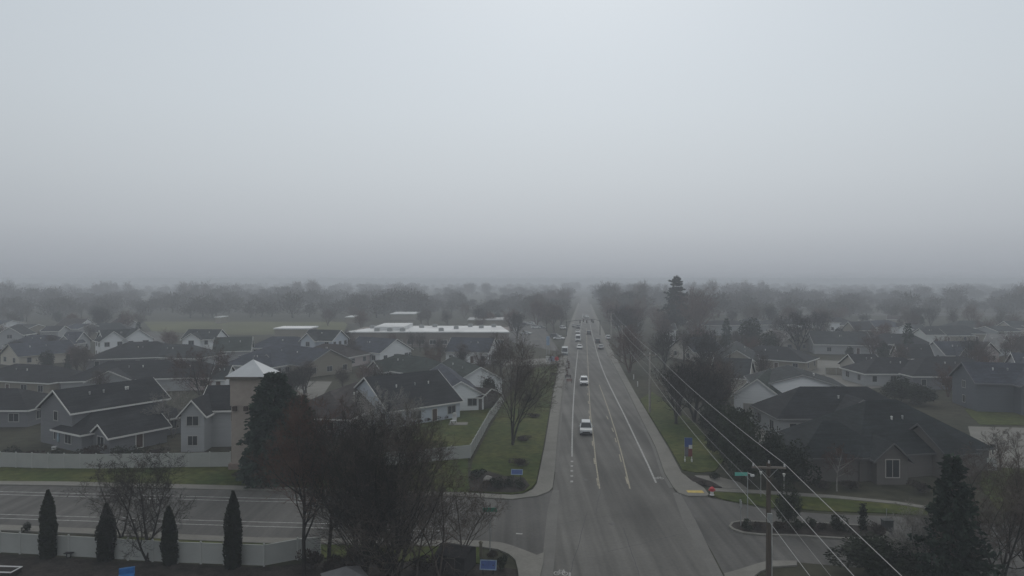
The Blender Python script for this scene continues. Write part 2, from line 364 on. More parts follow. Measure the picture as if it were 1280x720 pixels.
# ------------------------------------------------------------------ houses
def wallm(c, k='siding'):
    nm = k + '_%02d_%02d_%02d' % tuple(int(x*100) for x in c)
    return mat(nm, c, .8, .06, .8, stretch=(.3,.3,6), spec=.2)
def roofm(c):
    nm = 'shingle_%02d_%02d_%02d' % tuple(int(x*1000) for x in c)
    return mat(nm, c, .92, .32, .35, spec=.15, fine=(3.5, .2), courses=True)
BLOCKS = []
class Block:
    def __init__(s, p1, p2, zr, ze, span, ends='gg', ov=.45):
        BLOCKS.append(s)
        s.p1, s.p2, s.zr, s.ze, s.span, s.ends, s.ov = p1, p2, zr, ze, span, ends, ov
        d = Vector((p2[0]-p1[0], p2[1]-p1[1])); s.L = max(d.length, .5); s.d = d.normalized(); s.n = Vector((-s.d.y, s.d.x))
        h = span/2
        s.a0 = -h if ends[0] == 'h' else 0.0
        s.a1 = s.L + (h if ends[1] == 'h' else 0.0)
    def P(s, u, v, z): 
        q = Vector(s.p1) + s.d*u + s.n*v
        return (q.x, q.y, z)
    def inside(s, x, y):
        q = Vector((x-s.p1[0], y-s.p1[1])); u = q.dot(s.d); v = q.dot(s.n)
        return s.a0 < u < s.a1 and abs(v) < s.span/2
    def walls(s, mb):
        h = s.span/2; P = s.P; a0, a1, ze, zr = s.a0, s.a1, s.ze, s.zr-.2
        for v in (-h, h): mb.quad(P(a0,v,0), P(a1,v,0), P(a1,v,ze), P(a0,v,ze))
        for u, e in ((a0, s.ends[0]), (a1, s.ends[1])):
            if e == 'g': mb.poly([P(u,-h,0), P(u,h,0), P(u,h,ze), P(u,0,zr), P(u,-h,ze)])
            else: mb.quad(P(u,-h,0), P(u,h,0), P(u,h,ze), P(u,-h,ze))
    def roof(s, mb, fa):
        h = s.span/2; sl = (s.zr-s.ze)/h; o = s.ov; H = h+o; zb = s.ze - sl*o + .12; zr = s.zr+.12; P = s.P
        e0 = s.a0 - o; e1 = s.a1 + o
        r0 = 0 - o if s.ends[0] == 'g' else 0.0
        r1 = s.L + o if s.ends[1] == 'g' else s.L
        t = .17
        for dz, fl in ((0, 0), (-t, 1)):
            A,B,C,D = P(e0,-H,zb+dz),P(e1,-H,zb+dz),P(e1,H,zb+dz),P(e0,H,zb+dz); R0,R1 = P(r0,0,zr+dz),P(r1,0,zr+dz)
            F = [[A,B,R1,R0],[C,D,R0,R1]]
            if s.ends[0] == 'h': F.append([D,A,R0])
            if s.ends[1] == 'h': F.append([B,C,R1])
            for q in F: mb.poly(q[::-1] if fl else q)
        # fascia boards: closed strip of bars just outside the roof edge
        loop = [P(e0-.03,-H-.03,zb), P(e1+.03,-H-.03,zb)]
        loop += [P(e1+.03,0,zr)] if s.ends[1] == 'g' else []
        loop += [P(e1+.03,H+.03,zb), P(e0-.03,H+.03,zb)]
        loop += [P(e0-.03,0,zr)] if s.ends[0] == 'g' else []
        for a, c in zip(loop, loop[1:]+loop[:1]):
            fa.bar((a[0],a[1],a[2]+.01), (c[0],c[1],c[2]+.01), .07, .24)
    def sides(s):
        h = s.span/2
        yield s.P(s.a0,-h,0), s.P(s.a1,-h,0), -s.n
        yield s.P(s.a1,h,0), s.P(s.a0,h,0), s.n
        yield s.P(s.a0,h,0), s.P(s.a0,-h,0), -s.d
        yield s.P(s.a1,-h,0), s.P(s.a1,h,0), s.d
def opening(name, p, t, n, w, h, z, parent, base, frame_m, pane_m, child):
    # p: centre on wall line (x,y); t: unit vector along the wall; n: outward
    def fr(q): 
        v = Vector(p) + Vector(t)*q[0] + Vector(n)*q[1]
        return (v.x, v.y, q[2])
    f = MB(); k = .11
    f.box(-w/2-k,-w/2,.004,.07,z-k,z+h+k,fr); f.box(w/2,w/2+k,.004,.07,z-k,z+h+k,fr)
    f.box(-w/2,w/2,.004,.066,z-k,z,fr); f.box(-w/2,w/2,.004,.066,z+h,z+h+k,fr)
    if w > 1.0 and name == 'window': f.box(-.03,.03,.004,.06,z,z+h,fr)
    fo = O(name, f, frame_m, parent, base)
    q = MB(); q.box(-w/2+.002,w/2-.002,.003,.035,z+.002,z+h-.002,fr); O(child, q, pane_m, fo, base)
def house(label, blocks, wall, roof, trim=(.62,.62,.60), win=True, garage=None, vents=2, chimney=None, cat='house', doors=True, seed=0, wsize=(1.25,1.25), wgap=4.2, posts=None, extra=None):
    rnd = random.Random(seed + len(label))
    cx = sum((b.p1[0]+b.p2[0])/2 for b in blocks)/len(blocks); cy = sum((b.p1[1]+b.p2[1])/2 for b in blocks)/len(blocks)
    base = (cx, cy, 0); root = E('house', label, cat, base)
    w, r, f = MB(), MB(), MB()
    for i, b in enumerate(blocks):
        b.walls(w); b.roof(r, f)
    O('wall', w, wallm(wall), root, base); ro = O('roof', r, roofm(roof), root, base)
    O('fascia', f, wallm(trim, 'trim'), root, base)
    for i in range(vents):
        b = blocks[0]; u = b.L*(.25+.5*rnd.random()); v = b.span*.2*(-1 if b.n.y > 0 else 1); sl = (b.zr-b.ze)/(b.span/2)
        p = b.P(u, v, b.zr - sl*abs(v)); q = MB(); q.tube(p, (p[0],p[1],p[2]+.45), .11, .11, 8); q.tube((p[0],p[1],p[2]+.45),(p[0],p[1],p[2]+.55), .17, .1, 8)
        O('vent', q, M_TRIM if i % 2 == 0 else M_STEEL, ro, base)
    if chimney:
        b = blocks[0]; p = b.P(b.L*chimney, 0, b.zr); q = MB(); q.box(p[0]-.5,p[0]+.5,p[1]-.4,p[1]+.4,p[2]-1.5,p[2]+.9); q.box(p[0]-.6,p[0]+.6,p[1]-.5,p[1]+.5,p[2]+.9,p[2]+1.05); O('chimney', q, wallm(wall), ro, base)
    done_door = not doors
    for bi, b in enumerate(blocks):
        for si, (A, B, n) in enumerate(b.sides()):
            A2, B2 = Vector(A[:2]), Vector(B[:2]); mid = (A2+B2)/2
            if (-mid).normalized().dot(n) < -.15: continue
            Ln = (B2-A2).length; t = (B2-A2).normalized()
            def covered(p):
                q = p + n*.35
                return any(o is not b and o.inside(q.x, q.y) for o in blocks)
            isg = garage is not None and garage == (bi, si)
            if isg:
                p = A2 + t*Ln*.5; gw = min(4.8, Ln*.75)
                opening('garage_door', p, t, n, gw, 2.15, .05, root, base, M_TRIM, wallm((.34,.33,.31), 'garage'), 'panel')
                if b.ze > 4.5 and win: opening('window', p, t, n, 1.4, 1.2, 3.9, root, base, M_TRIM, M_GLASS, 'pane')
                continue
            if not win: continue
            k = max(1, int(Ln/wgap)) if Ln > 2.4 else 0
            for st in range(2 if b.ze > 4.5 else 1):
                for i in range(k):
                    p = A2 + t*Ln*((i+.5)/k)
                    if covered(p): continue
                    if st == 0 and not done_door and si < 2 and i == k//2:
                        done_door = True
                        opening('door', p, t, n, .95, 2.0, .12, root, base, M_TRIM, wallm((.09,.06,.05), 'door'), 'panel'); continue
                    opening('window', p, t, n, wsize[0]*rnd.choice((.8,1,1.25)), wsize[1], .95+2.75*st, root, base, M_FRAME, M_GLASS, 'pane')
    for (bi, si, u, z, w_, h_) in (extra or ()):
        A, B, n = list(blocks[bi].sides())[si]; A2, B2 = Vector(A[:2]), Vector(B[:2]); t = (B2-A2).normalized()
        opening('window', A2+(B2-A2)*u, t, n, w_, h_, z, root, base, wallm((.36,.34,.32),'trim'), M_GLASS, 'pane')
    if posts:
        for (px, py) in posts:
            q = MB(); q.box(px-.09,px+.09,py-.09,py+.09,0,2.75); O('porch_post', q, M_TRIM, root, base)
    return root
def BP(a, b_, zr, ze, span, ends='gg'):
    return Block(G(a[0], a[1], zr), G(b_[0], b_[1], zr), zr, ze, span, ends)
def front(b, u, zr, span, length, gz=None, end='g'):
    # a front wing on block b: ridge leaves the block at u along the side that faces the camera
    n = b.n if b.n.dot(Vector((-b.p1[0], -b.p1[1]))) > 0 else -b.n
    o = Vector(b.p1) + b.d*u; q = o + n*(b.span/2 + length)
    return Block((q.x, q.y), (o.x, o.y), zr, gz if gz else b.ze-.04, span, end+'g')
GREY=(.17,.175,.185); LGREY=(.33,.34,.35); WHITE=(.72,.74,.75); CREAM=(.46,.43,.37); TAN=(.24,.22,.18); BLUE=(.46,.50,.55)
STONE=(.12,.112,.105); BEIGE=(.38,.36,.32); DBLUE=(.10,.11,.125); PINK=(.42,.37,.36)
RD=(.024,.026,.029); RG=(.034,.039,.041); RB=(.044,.050,.064); RBR=(.044,.038,.037); RGN=(.033,.042,.038); RP=(.22,.21,.21)

# --- left of the road
A1 = BP((70,488),(188,473), 8.0, 5.3, 8.6)
A2 = Block(A1.P(3.0,-4.3,0)[:2], A1.P(12.5,-4.3,0)[:2], 4.9, 2.75, 7.0, 'hh')
A3 = Block(A1.P(1.0,-9.8,0)[:2], A1.P(9.5,-9.8,0)[:2], 3.9, 2.5, 4.2, 'gg')
house('large grey two-storey house with a steep white-edged front gable behind the left fence', [A1,A2,A3], GREY, RD, vents=4, wgap=5)
W1 = BP((-60,486),(22,486), 5.4, 2.9, 11, 'hh')
house('low dark-roofed house at the left edge with pale porch posts', [W1], GREY, RD, seed=2, posts=[G(x, 527) for x in (-20, 5, 10, 26, 32)])
C1 = Block(G(250,512,5.4)[:1]+(104.5,), (G(300,512,5.4)[0]+1, 104.5), 8.1, 5.4, 9.0); C1.p1=(-45.2,104.5); C1 = Block((-45.2,104.5),(-35.5,105.5),8.1,5.4,9.2)
C2 = Block((-44.6,97.2),(-44.9,103),7.2,5.35,3.2)
house('grey two-storey house directly behind the beige tower', [C1,C2], LGREY, RD, wgap=7)
B1 = BP((458,472),(545,463), 7.5, 3.0, 14.5)
house('white house with a big dark roof and sharp gable, facing the corner lawn', [B1], BLUE, RD, vents=3, wgap=3.4)
D1 = BP((412,490),(446,478), 5.8, 2.9, 12, 'hh')
house('dark hip-roofed house between the two conifers and the sharp-gabled house', [D1], GREY, RBR, vents=2)
E1_ = BP((576,477),(552,455), 5.4, 2.9, 8.5)
house('house with a smooth blue-grey roof and a pale gable just behind the sharp-gabled house', [E1_], WHITE, RB)
F1 = BP((600,459),(566,446), 5.6, 2.9, 10)
house('green-grey roofed house with narrow white gable left of the big bare lawn tree', [F1], WHITE, RGN)
G1 = BP((566,422),(617,423), 6.8, 3.4, 13)
house('white house with a wide slate-blue roof below the right part of the school', [G1], WHITE, RB, wgap=3)
H1 = BP((450,421),(495,424), 6.6, 3.2, 13)
house('white house with slate-blue roof below the left end of the school', [H1], WHITE, RB)
I1 = BP((498,443),(532,447), 5.8, 2.9, 12, 'hh'); I2 = front(I1, 1.5, 5.0, 6, 2)
house('dark green-roofed house with low white wall among bare brown trees', [I1,I2], LGREY, RGN)
J1 = BP((345,430),(412,437), 6.4, 3.0, 14, 'hg'); J2 = front(J1, J1.L*.55, 5.3, 8.5, 3.5); J3 = front(J1, J1.L*.32, 4.7, 6, 5)
house('house with twin stepped garage gables at the top of the pale driveway', [J1,J2,J3], TAN, RB, trim=(.3,.3,.29), garage=(1,2))
K1 = BP((388,412),(425,413), 8.3, 5.5, 9); K2 = front(K1, K1.L*.3, 7.6, 5, 1.5)
house('pale blue two-storey house below the thin white roof strip', [K1,K2], BLUE, RG, seed=3, wgap=3)
K3 = BP((404,430),(428,431), 5.6, 2.9, 11, 'hh')
house('brown hip-roofed house in front of the pale blue two-storey house', [K3], PINK, RBR)
K4 = BP((340,421),(372,421), 5.8, 2.9, 11, 'hh')
house('low slate-roofed house left of the pale blue two-storey house', [K4], LGREY, RB)
L1 = BP((270,422),(314,421), 7.0, 3.6, 13)
house('dark-roofed house with a pale twin-windowed gable behind the tower cap', [L1], LGREY, RGN)
M1 = BP((272,457),(288,457), 5.2, 2.8, 6)
house('small white gabled house close to the left of the tower cap', [M1], WHITE, RG)
N1 = BP((237,412),(276,412), 8.0, 5.4, 10); N2 = front(N1, N1.L*.35, 7.2, 5.5, 1.5)
house('white two-storey house below the near edge of the yellow field', [N1,N2], WHITE, RG)
O1 = BP((126,413),(172,411), 8.3, 5.5, 9); O2 = front(O1, 2, 8.2, 7, 2); O3 = front(O1, O1.L-1.5, 8.6, 8.5, 2)
house('white two-storey farmhouse with twin front gables on the left', [O1,O2,O3], WHITE, RG, wgap=3)
P1 = BP((160,428),(197,427), 6.4, 2.9, 17, 'hh')
house('broad dark hip-roofed house in front of the twin-gabled white farmhouse', [P1], GREY, RD, vents=2)
Q1 = BP((135,452),(208,450), 6.0, 2.9, 14, 'hh'); Q2 = front(Q1, 2.5, 4.9, 8.5, 1.5)
house('dark-roofed house with a shallow pale gable right behind the large grey house', [Q1,Q2], LGREY, RD, vents=2, win=False)
R1_ = BP((12,430),(85,425), 6.0, 2.9, 11)
house('tan house with gable facing left and long cream side wall', [R1_], CREAM, RB, trim=(.36,.34,.3))
S1 = BP((12,409),(28,407), 7.6, 5.0, 8)
house('pale two-storey house at the far left edge', [S1], LGREY, RG)
T1 = BP((85,415),(103,415), 6.4, 3.2, 9); T2 = front(T1, 3, 5.6, 5, 2)
house('grey-white gabled house left of the twin-gabled farmhouse', [T1,T2], LGREY, RB)
U1 = BP((38,419),(66,419), 5.6, 2.8, 10, 'hh')
house('slate-roofed low house between the far left pale house and the grey-white gabled house', [U1], LGREY, RB)
V1 = BP((60,409),(78,410), 4.6, 3.6, 7)
house('far house with a bright pale roof, left of the twin-gabled farmhouse', [V1], LGREY, (.45,.46,.47), vents=0)
X1 = BP((20,455),(66,457), 5.5, 2.9, 12, 'hh')
house('dark hip-roofed house with pale drive, behind the low left edge house', [X1], TAN, RD)
Y1 = BP((205,430),(240,431), 5.8, 2.9, 12, 'hh'); 
house('dark hip-roofed house left of the small white gabled house', [Y1], LGREY, RG)
Z1 = BP((222,452),(252,452), 5.6, 2.9, 11, 'hh')
house('dark-roofed house behind the red-brown tree, left of the tower', [Z1], PINK, RD)
AA = BP((591,484),(612,486), 3.6, 2.5, 6)
house('small brown outbuilding with white trim by the top of the diagonal fence', [AA], STONE, RBR, vents=0, win=False)
AB = BP((318,440),(338,441), 5.6, 2.9, 10, 'hh')
house('slate hip-roofed house touching the right of the tower cap', [AB], LGREY, RB)
# --- right of the road
r1 = BP((1082,502),(1120,500), 8.0, 3.1, 14.5, 'hh'); r2 = BP((1028,527),(1046,527), 6.2, 3.05, 9, 'hh')
r3 = Block((44.6,81.6),(44.8,88), 4.9, 3.15, 3.6); r4 = BP((1150,530),(1160,529), 6.0, 3.12, 7, 'gh')
house('large stone house with a huge dark hip roof and arched front window', [r1,r2,r3,r4], STONE, (.020,.024,.026), trim=(.1,.1,.1), vents=2, win=False, extra=[(2,2,.5,.9,1.5,2.0),(0,1,.86,1.0,1.3,1.3),(1,1,.5,1.0,1.2,1.2)])
r5 = BP((1000,484),(1084,484), 6.9, 3.2, 11, 'hh'); r6 = front(r5, r5.L*.62, 6.0, 8.5, 1)
house('dark-roofed house with a low pale front gable, behind the large stone house', [r5,r6], LGREY, RD, trim=(.2,.2,.2), vents=2)
r7 = BP((1003,469),(985,457), 7.2, 4.9, 15.5)
house('two-storey house with a broad blank white gable', [r7], (.84,.85,.86), RG, trim=(.3,.3,.3), win=False)
r8 = BP((947,474),(962,461), 6.6, 3.6, 8); r9 = Block(G(955,486,4.4), G(975,480,4.4), 4.4, 2.8, 5, 'gg')
house('pale house with stepped white-edged roofs left of the broad white gable', [r8,r9], WHITE, RGN, garage=(0,2))
r10 = BP((895,447),(938,449), 6.6, 3.2, 12)
house('grey-roofed house with white rakes behind the dark evergreens', [r10], BEIGE, RG)
r11 = BP((921,438),(921,427), 7.0, 4.0, 10)
house('beige house whose broad gable looks over the grey-roofed house', [r11], BEIGE, RG, win=False)
r12 = BP((852,422),(888,421), 6.6, 3.0, 14)
house('house with slate-blue roof and beige wall right of the tall pine', [r12], BEIGE, RB, wgap=6)
r13 = BP((1205,453),(1310,455), 8.4, 5.4, 10); r14 = front(r13, r13.L*.68, 7.8, 7, 2.5)
house('dark blue-grey two-storey house at the right edge', [r13,r14], DBLUE, RB, trim=(.16,.16,.17), wgap=8)
r15 = BP((1158,446),(1206,446), 6.4, 3.0, 14, 'hh'); r16 = front(r15, r15.L*.75, 5.2, 7, 2.5)
house('dark hip-roofed house with white garage next to the dark blue-grey house', [r15,r16], GREY, RD, garage=(1,2), vents=2)
r17 = BP((1120,430),(1160,431), 6.4, 3.2, 11)
house('dark-roofed house with a pinkish gable end on the right', [r17], PINK, RD)
r18 = BP((1168,427),(1208,427), 6.6, 3.4, 11); r19 = front(r18, r18.L*.45, 5.4, 3.2, 1.2)
house('slate-roofed house with a white-framed porch right of the pinkish gable', [r18,r19], LGREY, RB)
r20 = BP((1012,414),(1082,415), 6.8, 3.2, 16)
house('long grey-roofed house below the far white strip on the right', [r20], LGREY, RG, wgap=6)
r21 = BP((1062,443),(1092,443), 5.6, 2.9, 10)
house('dark-roofed house with beige wall behind the pale drives', [r21], BEIGE, RD)
r22 = BP((962,412),(996,416), 6.2, 3.2, 11)
house('house with a pale pinkish roof beside the grey-roofed long house', [r22], BEIGE, RP)
r23 = BP((1208,426),(1236,428), 6.2, 3.0, 11)
house('brown-roofed house beside the pale sloping roof at right', [r23], PINK, RBR)
r24 = BP((1236,417),(1256,418), 6.6, 2.6, 13)
house('house with a pale grey sloping roof and white edge at right', [r24], LGREY, (.15,.15,.15))
r25 = BP((1266,441),(1300,442), 6.6, 3.2, 10); r26 = front(r25, 2, 6.0, 6, 1.5)
house('pale-gabled house at the right edge behind the dark blue-grey house', [r25,r26], LGREY, RB)
r27 = BP((1104,417),(1140,418), 5.8, 2.9, 11, 'hh')
house('hip-roofed house right of the long grey-roofed house', [r27], LGREY, RD)
r28 = BP((1096,447),(1128,447), 5.8, 2.9, 11, 'hh')
house('dark hip-roofed house left of the dark house with white garage', [r28], LGREY, RD)
r29 = BP((830,404),(842,404), 6.8, 4.6, 8)
house('white house glimpsed just left of the tall pine trunk', [r29], WHITE, RG)
r30 = BP((853,388),(864,388), 8.0, 5.2, 10)
house('far white two-storey house just right of the tall pine', [r30], (.6,.6,.6), RG)
r31 = BP((950,432),(985,434), 5.8, 2.9, 12, 'hh')
house('dark hip-roofed house in front of the pale pinkish roof', [r31], TAN, RD)
r32 = BP((1150,411),(1172,411), 6.0, 4.2, 8)
house('small far white house above the pinkish gable', [r32], (.6,.62,.6), RG)
# far low white-roofed sheds in the haze
def shed(label, px0, px1, py, zr, depth, c=(.62,.63,.63)):
    x0, Y = G(px0, py, zr); x1, _ = G(px1, py, zr)
    root = E('far_building', label, 'building', ((x0+x1)/2, Y+depth/2, 0)); base = root.location[:]
    w = MB(); w.box(x0,x1,Y,Y+depth,0,zr); O('wall', w, wallm(TAN), root, base)
    r = MB(); r.box(x0-.4,x1+.4,Y-.4,Y+depth+.4,zr+.002,zr+.45); O('roof', r, wallm(c, 'flat_roof'), root, base)
    return root
shed('long thin white-roofed building at the near edge of the field', 343,386, 411.5, 4.5, 12, (.8,.8,.8))
shed('far white building above the left end of the school', 432,442, 397, 3.4, 14)
shed('far white-roofed building above the middle of the school', 488,518, 393, 3.4, 25)
shed('far pale building behind the right end of the school', 585,635, 400.5, 3.6, 20, (.45,.45,.45))
shed('far small white building above the yellow field', 269,275, 397, 3.4, 10)
shed('far white strip roof on the right, left half', 996,1010, 409.5, 3.6, 15)
shed('far white strip roof on the right, right half', 1012,1022, 410, 3.6, 15, (.4,.4,.4))
shed('far white-roofed building above the hip-roofed house on the right', 1093,1108, 403, 3.4, 15, (.5,.5,.5))
shed('far white flat roof above the pale grey sloping roof', 1203,1230, 413, 3.6, 15, (.5,.5,.48))
shed('far pale building near the horizon right of the tall pine', 985,994, 384.5, 3.4, 15, (.6,.6,.6))
shed('far pale building near the horizon above the long grey-roofed house', 1032,1043, 384.5, 3.4, 15, (.55,.55,.55))

# small far houses between the hazy trees
fr_ = random.Random(41)
for side, n, pxr, pyr in (('left', 7, (-10,170), (398,408)), ('right', 16, (890,1300), (394,409))):
    for i in range(n):
        px = pxr[0] + (pxr[1]-pxr[0])*(i+fr_.random()*.7)/n; py = fr_.uniform(*pyr); wd_ = fr_.uniform(16,30)
        hb = BP((px,py),(px+wd_,py+fr_.uniform(-.6,.6)), 6.0, fr_.choice((2.9,3.4,4.4)), 11, fr_.choice(('gg','hh','gg')))
        ho_ = house('hazy far house half hidden by trees beyond the nearer houses on the %s' % side, [hb], fr_.choice((LGREY,BEIGE,WHITE,TAN)), fr_.choice((RD,RG,RB,RBR)), vents=0, wgap=6); ho_['group'] = 'far houses on the %s' % side
# ------------------------------------------------------------------ school
x0, Ys = G(432,416,5.2); x1 = G(636,416,5.2)[0]; Yb = G(500,408.5,5.2)[1]
sc = E('school_building', 'long school with a bright white flat roof dotted with rooftop units', 'building', ((x0+x1)/2, Ys, 0)); base = sc.location[:]
w = MB(); w.box(x0,x1,Ys,Yb,0,5.2); O('wall', w, mat('school_brick', (.19,.165,.15), .85, .12, .5), sc, base)
r = MB(); r.slab([(x0-.3,Ys-.3),(x1+.3,Ys-.3),(x1-3.5,Yb+.3),(x0+8,Yb+.3)], 5.203, 5.6); ro = O('roof', r, mat('membrane_white', (.62,.63,.63), .6, .16, .12), sc, base)
r = MB(); r.box(x0+9,x0+20,Ys+6,Yb-4,5.603,7.0); O('raised_roof', r, mat('membrane_white', (.8,.8,.8)), sc, base)
rnd = random.Random(5)
for i in range(11):
    xx = x0+6+(x1-x0-12)*i/10; yy = Ys+3+rnd.random()*(Yb-Ys-8)
    if x0+7 < xx < x0+22: yy = Ys+3
    q = MB(); q.box(xx-.9,xx+.9,yy-.7,yy+.7,5.601,6.6); q.box(xx-.6,xx+.6,yy-.5,yy+.5,6.6,6.75); O('rooftop_unit', q, M_STEEL, sc, base)
for i in range(14):
    xx = x0+3+(x1-x0-6)*i/13
    opening('window', (xx, Ys), (1,0), (0,-1), 2.2, 1.4, 1.2, sc, base, M_TRIM, M_GLASS, 'pane')

# ------------------------------------------------------------------ tower
tx, ty = atY(309, 88)
tw = E('tower', 'square beige entrance tower with a white pyramid roof by the left fence', 'tower', (tx, ty+2, 0)); base = tw.location[:]; ty += 2
MT = mat('tower_stucco', (.34,.295,.262), .9, .08, .4, fine=(2,.06))
q = MB(); q.box(tx-2.0,tx+2.0,ty-2.0,ty+2.0,0,8.1); q.box(tx-2.12,tx+2.12,ty-2.12,ty+2.12,8.1,11.75); O('wall', q, MT, tw, base)
q = MB(); q.box(tx-2.3,tx+2.3,ty-2.3,ty+2.3,-.02,.8); O('plinth', q, mat('tower_brick', (.24,.19,.165), .9, .2, 1), tw, base)
for k in (-1.5,-.1,1.5):
    q = MB(); q.box(tx+k-.22,tx+k+.22,ty-2.45,ty-2.002,7.5,8.05); O('corbel', q, mat('dark_timber', (.06,.045,.038)), tw, base)
q = MB(); h = 2.62; ap = (tx,ty,13.75); cs = [(tx-h,ty-h,11.8),(tx+h,ty-h,11.8),(tx+h,ty+h,11.8),(tx-h,ty+h,11.8)]
for a, c in zip(cs, cs[1:]+cs[:1]): q.poly([a,c,ap])
q.poly(cs[::-1]); ro = O('roof', q, mat('metal_roof_white', (.5,.52,.54), .5, .05, .5), tw, base)
q = MB()
for a, c in zip(cs, cs[1:]+cs[:1]): q.bar((a[0],a[1],a[2]+.03), (c[0],c[1],c[2]+.03), .1, .28)
O('fascia', q, mat('fascia_dark', (.12,.11,.1)), tw, base)
q = MB(); q.tube((tx,ty,13.7),(tx,ty,14.2),.06,.02,8); O('finial', q, M_STEEL, ro, base)

# ------------------------------------------------------------------ fences
def fence(label, pts, h=1.8, step=2.44, m=M_FENCE):
    W = gp(*pts); base = (*W[0], 0); root = E('fence', label, 'fence', base)
    body, posts = MB(), []
    for (xa,ya),(xb,yb) in zip(W, W[1:]):
        d = Vector((xb-xa, yb-ya)); n = max(1, round(d.length/step))
        for i in range(n):
            p = Vector((xa,ya))+d*(i/n); q = Vector((xa,ya))+d*((i+1)/n)
            body.bar((p.x,p.y,h-.1),(q.x,q.y,h-.1),.05,h-.22); body.bar((p.x,p.y,h),(q.x,q.y,h),.09,.1); body.bar((p.x,p.y,.22),(q.x,q.y,.22),.09,.14)
            posts.append(p)
    posts.append(Vector(W[-1]))
    O('panel', body, m, root, base)
    pm = mat('fence_post_vinyl', (.37,.38,.365), .6, .05, .5)
    for p in posts:
        q = MB(); q.box(p.x-.065,p.x+.065,p.y-.065,p.y+.065,0,h+.08); q.lathe([(.1,h+.08),(.1,h+.11),(.01,h+.18)], (p.x,p.y,0), 4); O('post', q, pm, root, base)
    return root
fence('pale vinyl fence in the left foreground behind the columnar evergreens', [(-70,687),(0,691),(50,694),(122,698),(160,700.6),(222,704),(280,706),(330,708),(372,700),(400,697)])
fence('pale vinyl fence across the street in front of the grey houses, ending at the tower', [(-120,581),(0,584),(60,586),(120,586.5),(210,585),(288,584)], 1.9)
fence('pale fence along the lawn beside the road, bending to run up beside the wide sidewalk', [(480,583),(515,580),(588,573),(597,556),(612,528),(630,503)], 1.8)
fence('short pale fence beside the cul-de-sac at the right', [(1203,587),(1245,589)], 1.6)
fence('beige fence below the pale driveways right of the broad white gable', [(1032,468),(1085,469),(1125,472)], 1.7, m=mat('fence_beige', (.26,.24,.2)))
fence('pale fence below the pale house with stepped roofs', [(925,528),(966,531),(990,533)], 1.7)

# ------------------------------------------------------------------ plants
def bare_parts(seed, h=10.0, spread=.5, trunks=1, forks=7, dens=1.0, levels=4, thick=1.0, clear=.22):
    rnd = random.Random(seed); T, C = MB(), MB()
    def seg(mb, p, d, ln, r, n, sides, trop=.12, wob=.16):
        pts = [p]; rr = [r]; d = d.copy()
        for i in range(n):
            d = (d + Vector((rnd.gauss(0,wob), rnd.gauss(0,wob), rnd.gauss(0,wob)*.6 + trop))).normalized()
            q = pts[-1] + d*(ln/n); r2 = max(r*(1-.75*(i+1)/n), .008)
            mb.tube(pts[-1], q, rr[-1], r2, sides, False); pts.append(q); rr.append(r2)
        return pts, rr, d
    def grow(p, d, ln, r, lv):
        mb = T if lv <= 1 else C
        pts, rr, _ = seg(mb, p, d, ln, r, (6,4,3,2,2)[lv], (7,5,3,3,3)[lv], (.05,.12,.14,.1,.06)[lv], (.06,.14,.2,.24,.3)[lv])
        if lv >= levels: return
        k = int((forks, 7, 6, 5, 0)[lv] * (dens if lv > 0 else 1) + rnd.random())
        lo = clear if lv == 0 else .18
        for i in range(k):
            t = lo + (1-lo)*((i+rnd.random()*.8)/k); t = min(t, .995); j = t*(len(pts)-1); a = int(j)
            q = pts[a].lerp(pts[min(a+1,len(pts)-1)], j-a); ax = (pts[min(a+1,len(pts)-1)]-pts[a]).normalized()
            an = rnd.uniform(0, 2*math.pi) if lv == 0 or True else 0
            side = ax.orthogonal().normalized(); side.rotate(Matrix.Rotation(an, 3, ax))
            ang = rnd.uniform(.45, .95)*(1.15 if lv else 1)*(.6+spread)
            nd = (ax*math.cos(ang) + side*math.sin(ang)).normalized()
            l2 = ln*(.62-.27*t)*rnd.uniform(.75,1.15)*(1.0 if lv else 1.15)
            grow(q, nd, l2, max(rr[a]*.55, .010*thick), lv+1)
    for k in range(trunks):
        lean = Vector((rnd.gauss(0,.12), rnd.gauss(0,.12), 1)) if trunks > 1 else Vector((rnd.gauss(0,.03), rnd.gauss(0,.03), 1))
        if trunks > 1:
            a = 2*math.pi*k/trunks + rnd.random(); lean = Vector((math.cos(a)*.28*spread*2, math.sin(a)*.28*spread*2, 1))
        grow(Vector((rnd.gauss(0,.12)*(trunks>1), rnd.gauss(0,.12)*(trunks>1), 0)), lean.normalized(), h*.86, .018*h*thick*(.7 if trunks>1 else 1), 0)
    return T, C
def leafquad(mb, p, d, ln, wd, rnd):
    s = d.orthogonal().normalized(); s.rotate(Matrix.Rotation(rnd.uniform(0,6.28), 3, d)); s = s*wd
    a, b_ = p - s*.6, p + s*.6; q = p + d*ln
    n = len(mb.v); mb.v += [tuple(a), tuple(p + d*ln*.5 + s), tuple(q), tuple(p + d*ln*.5 - s)]; mb.f.append((n,n+1,n+2,n+3))
